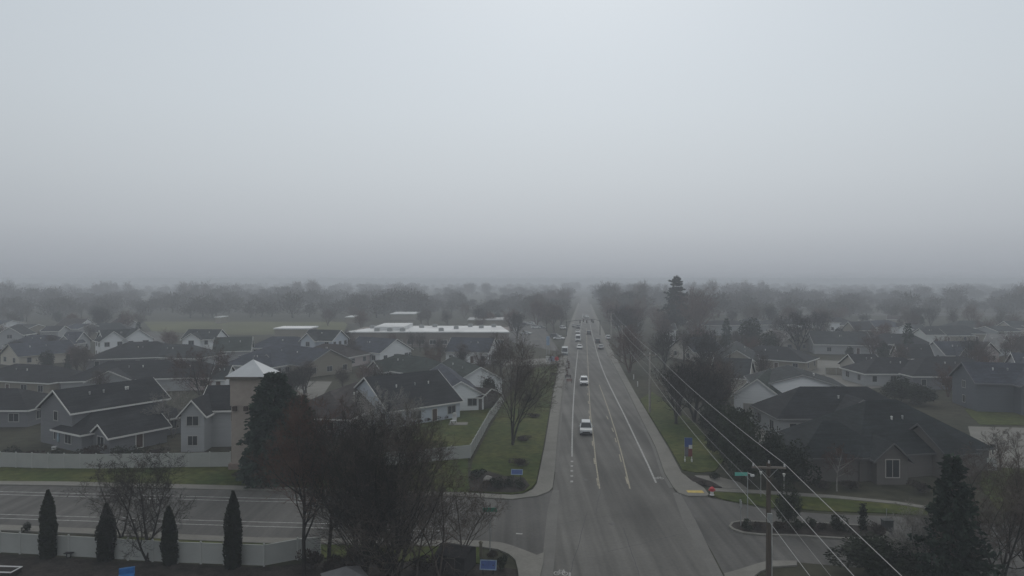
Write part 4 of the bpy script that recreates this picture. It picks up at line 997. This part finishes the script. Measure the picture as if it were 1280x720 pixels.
for lab, px, py in (('garden lamp post behind the median, just left of the utility pole',951,622),('garden lamp post right of the utility pole',980,625)):
    x, y = G(px, py); H = ZT(589, y)
    if lampp is None:
        lampp = E('lamp_post', lab, 'lamp post', (x,y,0), group='garden lamp posts'); 
        q = MB(); q.tube((0,0,0),(0,0,H-.35),.05,.04,8); O('pole', q, mat('post_grey', (.25,.25,.24)), lampp)
        q = MB(); q.lathe([(.07,H-.35),(.14,H-.1),(.16,H-.05),(.05,H)]); O('lantern', q, mat('frosted_lantern', (.55,.55,.52), .4), lampp)
    else: dup(lampp, lab, (x,y,0), 0, 1, 'garden lamp posts')
x, y = G(1109, 664); root = E('utility_cabinet', 'dark utility cabinet with a thin post at the right end of the median', 'cabinet', (x,y,.1))
q = MB(); q.box(-.45,.45,-.3,.3,0,.95); q.box(-.5,.5,-.35,.35,.952,1.02); O('housing', q, mat('cabinet_dark', (.05,.055,.055)), root); q = MB(); q.tube((.15,.4,0),(.15,.4,1.9),.035,.035,8); O('post', q, M_STEEL, root)
x, y = G(610, 602); root_b = MB(); rnd = random.Random(3)
for k in range(1):
    root_b.lathe([(.5,0),(.62,.2),(.5,.42),(.25,.55),(.05,.58)], (0,0,0), 9)
root_b.v = [(a+rnd.gauss(0,.06), b_*.6+rnd.gauss(0,.05), c+rnd.gauss(0,.03)) for a,b_,c in root_b.v]
bo = O('boulder', root_b, mat('boulder_grey', (.28,.27,.25), .9, .2, 2)); bo.location = (x,y,.12); tag(bo, 'pale boulder in the planted corner bed', 'boulder')
# foreground sheds and yard things
M_SH = mat('shed_dark', (.03,.028,.03), .85, .2, 1)
x, y = G(578, 716); root = E('garden_shed', 'dark shed with black roof at the bottom left of the lower blue sign', 'shed', (x-.5,y+.8,0), -.35, None, (.8,.8,.72))
q = MB(); q.box(-1.6,1.5,-1.5,1.5,0,2.1); O('wall', q, M_SH, root)
q = MB(); q.quad((-1.8,-1.7,2.1),(1.7,-1.7,2.1),(1.7,0,2.75),(-1.8,0,2.75)); q.quad((-1.8,0,2.75),(1.7,0,2.75),(1.7,1.7,2.1),(-1.8,1.7,2.1)); q.poly([(1.5,-1.5,2.1),(1.5,1.5,2.1),(1.5,0,2.7)]); q.poly([(-1.6,-1.5,2.1),(-1.6,0,2.7),(-1.6,1.5,2.1)]); O('roof', q, roofm((.03,.029,.031)), root)
q = MB(); q.box(-.45,.45,-1.56,-1.504,.05,1.9); O('door', q, mat('shed_door', (.045,.04,.04)), root)
x, y = G(601, 697); fp = MB(); fp.box(-.12,.12,-.12,.12,0,1.25); fp.lathe([(.2,1.25),(.2,1.32),(.04,1.46)], n=4)
fo = O('fence_post', fp, mat('post_tan', (.16,.145,.11))); fo.location = (x,y,0); tag(fo, 'tan square post with pale cap right of the dark shed', 'post')
# grey gazebo roof at the bottom
x, y = G(432, 752); root = E('gazebo', 'grey hip-roofed gazebo at the bottom in front of the tall bare trees', 'gazebo', (x,y,0), .5, None, .8)
q = MB(); h = 1.9; cs = [(-h,-h,2.3),(h,-h,2.3),(h,h,2.3),(-h,h,2.3)]
for a, c in zip(cs, cs[1:]+cs[:1]): q.poly([a,c,(0,0,3.3)])
q.poly([(p[0],p[1],2.25) for p in cs][::-1]); O('roof', q, mat('gazebo_roof', (.17,.17,.175), .8, .12, .8), root)
for sx in (-1.6,1.6):
    for sy in (-1.6,1.6):
        q = MB(); q.box(sx-.07,sx+.07,sy-.07,sy+.07,0,2.3); O('post', q, M_WHT, root)
x, y = G(158, 731); root = E('covered_chair', 'bright blue covered garden chair at the bottom left', 'chair', (x,y,.05), .4)
q = MB(); q.box(-.55,.55,-.5,.5,.3,.75); q.box(-.55,.55,.25,.5,.75,1.15); O('cover', q, mat('tarp_blue', (.015,.13,.36), .5, .2, 3), root)
for sx in (-.5,.5):
    for sy in (-.45,.45):
        q = MB(); q.tube((sx,sy,0),(sx,sy,.3),.03,.03,6); O('leg', q, M_DARK, root)
x, y = G(86, 698); root = E('garden_table', 'small black garden table against the foreground fence', 'table', (x,y,.05))
q = MB(); q.box(-.35,.35,-.2,.2,.4,.45); O('tabletop', q, M_DARK, root)
for sx in (-.18,.18):
    q = MB(); q.box(sx-.03,sx+.03,-.03,.03,0,.398); O('leg', q, M_DARK, root)
x, y = G(5, 719); root = E('raised_bed', 'raised garden bed with a white rim in the bottom left corner', 'garden bed', (x,y,.05), -.06)
q = MB(); q.box(-1.2,1.0,-.6,.6,0,.4); O('soil_box', q, M_MULCH, root); q = MB(); q.box(-1.3,1.1,.5,.62,.402,.46); q.box(-1.3,1.1,-.62,-.5,.402,.46); q.box(1.0,1.1,-.49,.49,.402,.458); O('rim', q, M_WHT, root)
# patio things below the large grey house
x, y = G(73, 560); root = E('patio_parasol', 'closed pale blue patio parasol on the porch of the large grey house', 'parasol', (x,y,0))
q = MB(); q.tube((0,0,0),(0,0,2.4),.03,.03,8); O('pole', q, M_STEEL, root); q = MB(); q.lathe([(.12,.9),(.2,1.2),(.14,2.0),(.04,2.4)]); O('canopy', q, mat('parasol_blue', (.3,.4,.46), .8), root)
x, y = G(68, 562); bx = MB(); bx.box(-.3,.3,-.2,.2,0,.4); bx.box(-.32,.32,-.22,.22,.402,.46); bo = O('cooler_box', bx, M_WHT); bo.location = (x,y,0); tag(bo, 'small white cooler box beside the closed parasol', 'cooler')
x, y = G(573, 531); b = MB(); b.slab([(x-1.6,y-.8),(x+1.5,y-.8),(x+1.5,y+1.4),(x-1.6,y+1.4)], .08, .16); structure('patio', b, M_CONC)
root = E('garden_chair', 'white high-backed garden chair on the patio at the corner lawn', 'chair', (x-.9,y+.6,.16), -.5)
q = MB(); q.box(-.4,.4,-.4,.4,.35,.45); O('seat', q, M_WHT, root); q = MB(); q.box(-.4,.4,.32,.42,.452,1.35); q.tube((0,.32,1.35),(0,.42,1.35),.4,.4,14); O('backrest', q, M_WHT, root)
for sx in (-.35,.35):
    for sy in (-.35,.35):
        q = MB(); q.box(sx-.04,sx+.04,sy-.04,sy+.04,0,.348); O('leg', q, M_WHT, root)
x, y = G(1241, 568); root = E('mailbox', 'dark mailbox on a post by the cul-de-sac at the right', 'mailbox', (x,y,.02))
q = MB(); q.box(-.06,.06,-.06,.06,0,1.05); O('post', q, M_DARK, root); q = MB(); q.box(-.3,.3,-.16,.16,1.052,1.25); q.tube((-.3,0,1.25),(.3,0,1.25),.16,.16,12); O('box', q, M_DARK, root)
# gas-station style signs by the road, far left
x, y = G(691, 454); root = E('roadside_sign', 'white, blue and red roadside sign at the driveway left of the road', 'sign', (x,y,0))
q = MB(); q.box(-2.0,-.9,-.1,.1,.5,2.0); O('panel', q, M_WHT, root, label='white panel'); q = MB(); q.box(-.88,.5,-.1,.1,.5,2.0); O('panel', q, mat('sign_grey_blue', (.25,.28,.36)), root, label='grey-blue panel'); q = MB(); q.lathe([(.62,-.08),(.62,.08)], (0,0,0), 14); q.v = [(p[0]+1.15,p[2],p[1]+1.3) for p in q.v]; O('disc', q, mat('bright_red', (.55,.05,.06)), root)
for s in (-1.6,1.1):
    q = MB(); q.box(s-.08,s+.08,.1,.2,0,1.2); O('post', q, M_STEEL, root)
x, y = G(685, 444); root = E('pylon_sign', 'tall pale blue pylon sign left of the road', 'sign', (x,y,0))
q = MB(); q.box(-.5,.5,-.2,.2,3.2,6.0); O('panel', q, mat('pylon_blue', (.22,.3,.42), .6), root)
for s in (-.4,.4):
    q = MB(); q.box(s-.09,s+.09,-.09,.09,0,3.2); O('post', q, M_STEEL, root)
# works barriers on the left edge of the road
for lab, px, py, w in (('dark red works barrier on the left edge of the road, nearer one',711.5,479,1.3),('dark works barrier on the left edge of the road, just beyond the red one',710,474,1.5)):
    x, y = G(px,py); root = E('works_barrier', lab, 'barrier', (x,y,.01), .2)
    m_ = mat('barrier_red', (.2,.075,.065)) if 'red works' in lab else mat('barrier_dark', (.05,.04,.04))
    for z in (.45,.8):
        q = MB(); q.box(-w/2,w/2,-.03,.03,z,z+.2); O('rail', q, m_, root)
    for s in (-1,1):
        q = MB(); q.bar((s*w*.42,-.3,.04),(s*w*.42,.0,1.0),.05,.05); q.bar((s*w*.42,.3,.04),(s*w*.42,.0,1.0),.05,.05); O('leg', q, M_DARK, root)
conep = None
for i, (px, py) in enumerate(((709,470),(708.5,464.5),(711,460.5),(711,455.5),(709.5,453.5))):
    x, y = G(px,py)
    if conep is None:
        conep = E('traffic_barrel', 'dark traffic barrel in the line along the left edge of the road', 'traffic barrel', (x,y,.01), group='traffic barrels along the left edge of the road')
        q = MB(); q.lathe([(.36,0),(.36,.08),(.27,.1),(.24,.5),(.21,.92),(.08,1.0)], n=14); O('drum', q, mat('barrel_dull', (.085,.05,.04)), conep)
        q = MB(); q.lathe([(.262,.55),(.25,.7)], n=14); O('band', q, mat('barrel_band', (.3,.27,.25)), conep)
    else: dup(conep, conep['label'], (x,y,.01), 0, 1, conep['group'])
# delineator stakes right of the sidewalk
for lab, px, py in (('white marker post on the grass right of the sidewalk, farther one',792,474),('white marker post on the grass right of the sidewalk, nearer one',797,483)):
    x, y = G(px,py); q = MB(); q.box(-.1,.1,-.06,.06,0,1.0); q.lathe([(.14,1.0),(.14,1.05),(.02,1.12)], n=4); o = O('marker_post', q, M_WHT); o.location = (x,y,0); tag(o, lab, 'marker post')

# traffic signals
def mast(label, px, py, side, L_, heads):
    x, y = G(px,py); root = E('traffic_signal', label, 'traffic signal', (x,y,0))
    q = MB(); q.tube((0,0,0),(0,0,6.6),.16,.12,10); q.lathe([(.3,0),(.3,.15),(.18,.2)]); O('pole', q, M_DARK, root)
    q = MB(); q.path([(0,0,6.2),(side*L_*.3,0,6.9),(side*L_*.7,0,7.1),(side*L_,0,7.1)], .09, 8); O('mast_arm', q, M_DARK, root)
    for t in heads:
        u = side*L_*t; q = MB(); q.box(u-.22,u+.22,-.2,.1,5.75,6.9); hd = O('signal_head', q, M_DARK, root)
        for k, c in enumerate(((.12,.01,.01),(.12,.08,.01),(.01,.1,.05))):
            q = MB(); q.tube((u,-.2,6.7-.37*k),(u,-.26,6.7-.37*k),.13,.13,10); O('lens', q, mat('lens_%d' % k, c, .3), hd)
mast('hazy traffic signal with long mast arm reaching over the road from the left', 708, 421, 1, 11.5, (.5,.75,.98))
mast('hazy traffic signal with mast arm on the right side of the far crossing', 750, 419, -1, 8, (.45,.9))

# ------------------------------------------------------------------ cars
def car_proto(kind, paint):
    L_, Wd, Hb, Ht = {'suv': (4.7,1.88,1.02,1.72), 'sedan': (4.6,1.8,.9,1.45), 'van': (5.6,2.0,1.15,2.4), 'truck': (5.7,1.98,1.08,1.88)}[kind]
    root = E('car', 'x', 'car')
    # body: side profile lofted across the width with rounded shoulders; front is -Y
    hood = {'suv': .31, 'sedan': .30, 'van': .16, 'truck': .28}[kind]; tail = {'suv': .0, 'sedan': .17, 'van': 0, 'truck': .36}[kind]
    f, bk = -L_/2, L_/2
    prof = [(f+.05,.32),(f,.5),(f+.02,Hb*.72),(f+.25,Hb*.9),(f+L_*hood,Hb),(bk-L_*tail-.05,Hb),(bk-.06,Hb*.98),(bk,Hb*.75),(bk,.5),(bk-.08,.32)]
    q = MB(); secs = [(-1,.93),(-.97,1),(.97,1),(1,.93)]
    k = len(prof)
    for sx, sc_ in secs:
        for (yy,zz) in prof: q.v.append((sx*Wd/2, yy*(sc_*.01+.99), .32+(zz-.32)*(1 if abs(sx)<1 else .9)))
    for i in range(3):
        for j in range(k):
            j2 = (j+1) % k; q.f.append((i*k+j, i*k+j2, (i+1)*k+j2, (i+1)*k+j))
    q.f.append(tuple(range(k))); q.f.append(tuple(3*k+k-1-i for i in range(k)))
    O('body', q, paint, root)
    def frustum(y0,y1,y0t,y1t,z0,z1,w0,w1):
        m_ = MB(); P = [(-w0,y0,z0),(w0,y0,z0),(w0,y1,z0),(-w0,y1,z0),(-w1,y0t,z1),(w1,y0t,z1),(w1,y1t,z1),(-w1,y1t,z1)]
        m_.v = P; m_.f = [(0,3,2,1),(4,5,6,7),(0,1,5,4),(1,2,6,5),(2,3,7,6),(3,0,4,7)]; return m_
    y0 = f+L_*hood-.1; y1 = bk-L_*tail-.08; dy = .75 if kind != 'van' else .45; dr = .55 if kind == 'sedan' else .22
    O('windows', frustum(y0,y1,y0+dy,y1-dr,Hb-.01,Ht-.06,Wd/2-.08,Wd/2-.24), M_GLASS, root)
    O('roof', frustum(y0+dy-.08,y1-dr+.08,y0+dy+.05,y1-dr-.05,Ht-.09,Ht,Wd/2-.22,Wd/2-.3), paint, root)
    if kind == 'van':
        O('cargo_box', frustum(y0+dy+.7,y1+.05,y0+dy+.75,y1,Hb-.02,Ht+.02,Wd/2-.03,Wd/2-.1), paint, root)
    q = MB()
    for s in (-1,1):
        for yy0, yy1 in ((y0,y0+dy),(y1,y1-dr)): q.bar((s*(Wd/2-.07),yy0,Hb+.03),(s*(Wd/2-.22),yy1,Ht-.03),.09,.06)
    O('pillars', q, paint, root)
    for s in (-1,1):
        for yy in (f+L_*.19, bk-L_*.19):
            w = MB(); w.tube((s*(Wd/2-.2),yy,.34),(s*(Wd/2+.01),yy,.34),.34,.34,16); wo = O('wheel', w, M_DARK, root)
            w = MB(); w.tube((s*(Wd/2+.0),yy,.34),(s*(Wd/2+.03),yy,.34),.2,.19,12); O('rim', w, M_STEEL, wo)
        w = MB(); w.box(s*Wd*.36-.2,s*Wd*.36+.2,f-.02,f+.12,Hb*.66,Hb*.82); O('headlight', w, mat('headlight_glass', (.6,.6,.6), .15), root)
        w = MB(); w.box(s*Wd*.4-.14,s*Wd*.4+.14,bk-.08,bk+.02,Hb*.68,Hb*.9); O('tail_light', w, mat('tail_red', (.25,.01,.01), .2), root)
        w = MB(); w.box(s*(Wd/2+.08)-.1,s*(Wd/2+.08)+.1,y0+.35,y0+.5,Hb,Hb+.16); O('mirror', w, paint, root)
    w = MB(); w.box(-Wd*.3,Wd*.3,f-.025,f+.1,Hb*.45,Hb*.62); O('grille', w, M_DARK, root)
    w = MB(); w.box(-Wd*.46,Wd*.46,f-.04,f+.1,.3,.42); w.box(-Wd*.46,Wd*.46,bk-.1,bk+.04,.3,.45); O('bumper', w, M_DARK, root)
    return root
PW = mat('car_white', (.66,.67,.68), .3, .02, 1, spec=.5); PS = mat('car_silver', (.42,.44,.45), .3, .02, 1, spec=.5); PD = mat('car_dark', (.025,.027,.03), .3, .05, 1, spec=.5); PG = mat('car_grey', (.16,.17,.18), .3, .05, 1, spec=.5)
PR = {}
def car(label, px, py, kind, paint, facing, group=None, rz=None):
    x, y = G(px,py); k = (kind, paint.name); r_ = (0 if facing == 'toward' else math.pi) - ROADDIR if rz is None else rz
    if k not in PR: PR[k] = car_proto(kind, paint); o = PR[k]
    else: o = copy_tree(PR[k])
    o.location = (x,y,.015); o.rotation_euler = (0,0,r_); o['label'] = label; o['category'] = 'van' if kind == 'van' else 'car'
    if group: o['group'] = group
    elif 'group' in o: del o['group']
    return o
GC = 'cars driving on the road'
car('silver-white sport utility car, nearest one on the road, coming toward the viewer', 732.5, 541, 'suv', PS, 'toward', GC)
car('white car coming toward the viewer, second nearest on the road', 730, 480.5, 'suv', PW, 'toward', GC)
car('white sedan coming toward the viewer, in front of the white van', 724.5, 436, 'sedan', PW, 'toward', GC)
car('tall white van coming toward the viewer behind the white sedan', 722.5, 426.5, 'van', PW, 'toward', GC)
car('white car far off behind the white van', 722, 416.5, 'sedan', PW, 'toward', GC)
car('silver car driving away in the right lane', 751, 436, 'sedan', PS, 'away', GC)
car('dark car driving away just ahead of the silver one in the right lane', 747, 428.5, 'suv', PD, 'away', GC)
car('dark car waiting in the middle of the road before the traffic signals', 736, 418, 'suv', PD, 'away', GC)
car('dark car far off under the left traffic signals', 723, 410.5, 'suv', PD, 'toward', GC)
car('grey car far off at the left kerb under the traffic signals', 717, 409, 'sedan', PG, 'toward', GC)
car('pale car beyond the traffic signals, right one of two', 734.2, 397.5, 'suv', PW, 'toward', GC)
car('pale car beyond the traffic signals, left one of two', 730.5, 396.5, 'sedan', PS, 'toward', GC)
car('pale van parked on the apron at the left kerb beyond the roadside sign', 706, 443.5, 'van', PS, 'toward')
GPK = 'cars in the parking lot'
for lab, px, py, kd, pt, rz in (('white car in the parking lot nearest the road',699,424.5,'sedan',PW,1.2),('dark car behind the white one in the parking lot nearest the road',695,422,'suv',PD,1.2),('dark car at the left of the parking lot',657,407,'suv',PD,.9),('silver car in the upper row of the parking lot',664,405.5,'sedan',PS,1.0),('white car in the middle of the parking lot',670,410.5,'suv',PW,1.5),('grey car right of the white one in the middle of the parking lot',676,410.5,'sedan',PG,1.5),('silver car at the front of the parking lot',658,418,'sedan',PS,1.2),('white car at the right end of the parking lot by the road',704,411.5,'suv',PW,.3)):
    car(lab, px, py, kd, pt, '', GPK, rz)
car('white car parked among the trees right of the far road', 760, 424, 'suv', PW, 'away')

# ------------------------------------------------------------------ air, sky, light, camera
hz = MB(); hz.box(-2700,2700,-260,4700,-1,27)
ho = O('haze', hz, bpy.data.materials.new('haze_air')); ho['kind'] = 'stuff'
hm = ho.data.materials[0]; hm.use_nodes = True; nt = hm.node_tree; nt.nodes.clear()
out = nt.nodes.new('ShaderNodeOutputMaterial'); pv = nt.nodes.new('ShaderNodeVolumePrincipled')
pv.inputs['Color'].default_value = (.90,.94,1.0,1); pv.inputs['Density'].default_value = .00102; pv.inputs['Anisotropy'].default_value = 0.0
nt.links.new(pv.outputs['Volume'], out.inputs['Volume'])

SUN_EL, SUN_AZ = R(38), R(6)      # behind the fog, ahead of the camera
wd = bpy.data.worlds.new('World'); scene.world = wd; wd.use_nodes = True
nt = wd.node_tree; N = nt.nodes; L = nt.links; N.clear()
ow = N.new('ShaderNodeOutputWorld'); bg = N.new('ShaderNodeBackground'); bg.inputs['Strength'].default_value = .1
sky = N.new('ShaderNodeTexSky'); sky.sky_type = 'NISHITA'; sky.sun_disc = False; sky.sun_elevation = SUN_EL; sky.sun_rotation = SUN_AZ; sky.air_density = 1; sky.dust_density = 4; sky.ozone_density = 1
hs = N.new('ShaderNodeHueSaturation'); hs.inputs['Saturation'].default_value = .15; hs.inputs['Value'].default_value = .35
L.new(sky.outputs['Color'], hs.inputs['Color'])
tc = N.new('ShaderNodeTexCoord'); sep = N.new('ShaderNodeSeparateXYZ'); L.new(tc.outputs['Generated'], sep.inputs['Vector'])
rp = N.new('ShaderNodeValToRGB'); cr = rp.color_ramp; cr.interpolation = 'B_SPLINE'
SKY = [(0.0,(3.42,3.70,4.12)),(.025,(3.78,4.08,4.50)),(.07,(4.68,5.02,5.42)),(.14,(5.55,5.98,6.36)),(.23,(6.1,6.65,7.1)),(.38,(6.35,7.0,7.65)),(.6,(6.55,6.78,6.95)),(1.0,(6.55,6.75,6.9))]
SC = 1/8.0
cr.elements[0].position = SKY[0][0]; cr.elements[0].color = (*[c*SC for c in SKY[0][1]],1); cr.elements[1].position = 1; cr.elements[1].color = (*[c*SC for c in SKY[-1][1]],1)
for p, c in SKY[1:-1]:
    e = cr.elements.new(p); e.color = (*[v*SC for v in c],1)
L.new(sep.outputs['Z'], rp.inputs['Fac'])
gain = N.new('ShaderNodeMix'); gain.data_type = 'RGBA'; gain.blend_type = 'MULTIPLY'; gain.inputs['Factor'].default_value = 1; gain.inputs['B'].default_value = (8,8,8,1)
L.new(rp.outputs['Color'], gain.inputs['A'])
mixs = N.new('ShaderNodeMix'); mixs.data_type = 'RGBA'; mixs.inputs['Factor'].default_value = .88; mixs.clamp_result = False
L.new(hs.outputs['Color'], mixs.inputs['A']); dt = N.new('ShaderNodeVectorMath'); dt.operation = 'DOT_PRODUCT'; dt.inputs[1].default_value = (math.sin(SUN_AZ), math.cos(SUN_AZ), 0); L.new(tc.outputs['Generated'], dt.inputs[0])
az = N.new('ShaderNodeMapRange'); az.interpolation_type = 'SMOOTHSTEP'; az.inputs['From Min'].default_value = .35; az.inputs['From Max'].default_value = 1.0; az.inputs['To Min'].default_value = .86; az.inputs['To Max'].default_value = 1.04; L.new(dt.outputs['Value'], az.inputs['Value'])
glow = N.new('ShaderNodeMix'); glow.data_type = 'RGBA'; glow.blend_type = 'MULTIPLY'; glow.inputs['Factor'].default_value = 1; glow.clamp_result = False
L.new(gain.outputs['Result'], glow.inputs['A']); L.new(az.outputs['Result'], glow.inputs['B']); L.new(glow.outputs['Result'], mixs.inputs['B'])
L.new(mixs.outputs['Result'], bg.inputs['Color']); L.new(bg.outputs['Background'], ow.inputs['Surface'])

sl = bpy.data.lights.new('sun', 'SUN'); sl.energy = .5; sl.angle = R(25); sl.color = (1,.97,.93)
so = bpy.data.objects.new('sun', sl); COL.objects.link(so)
dirv = Vector((math.sin(SUN_AZ)*math.cos(SUN_EL), math.cos(SUN_AZ)*math.cos(SUN_EL), math.sin(SUN_EL)))
so.rotation_euler = dirv.to_track_quat('Z','Y').to_euler()

cam = bpy.data.cameras.new('camera'); cam.sensor_width = 36; cam.lens = FPX/1280*36; cam.shift_y = -(360-HOR)/1280; cam.clip_start = .1; cam.clip_end = 12000
co = bpy.data.objects.new('camera', cam); COL.objects.link(co); co.location = (0,0,CAMH); co.rotation_euler = (R(90),0,0); scene.camera = co
vs = scene.view_settings; vs.view_transform = 'Standard'; vs.look = 'None'; vs.exposure = 0; vs.gamma = 1; vs.use_curve_mapping = False
cy = scene.cycles; cy.max_bounces = 6; cy.diffuse_bounces = 3; cy.glossy_bounces = 2; cy.volume_bounces = 1; cy.transparent_max_bounces = 8; cy.use_denoising = True
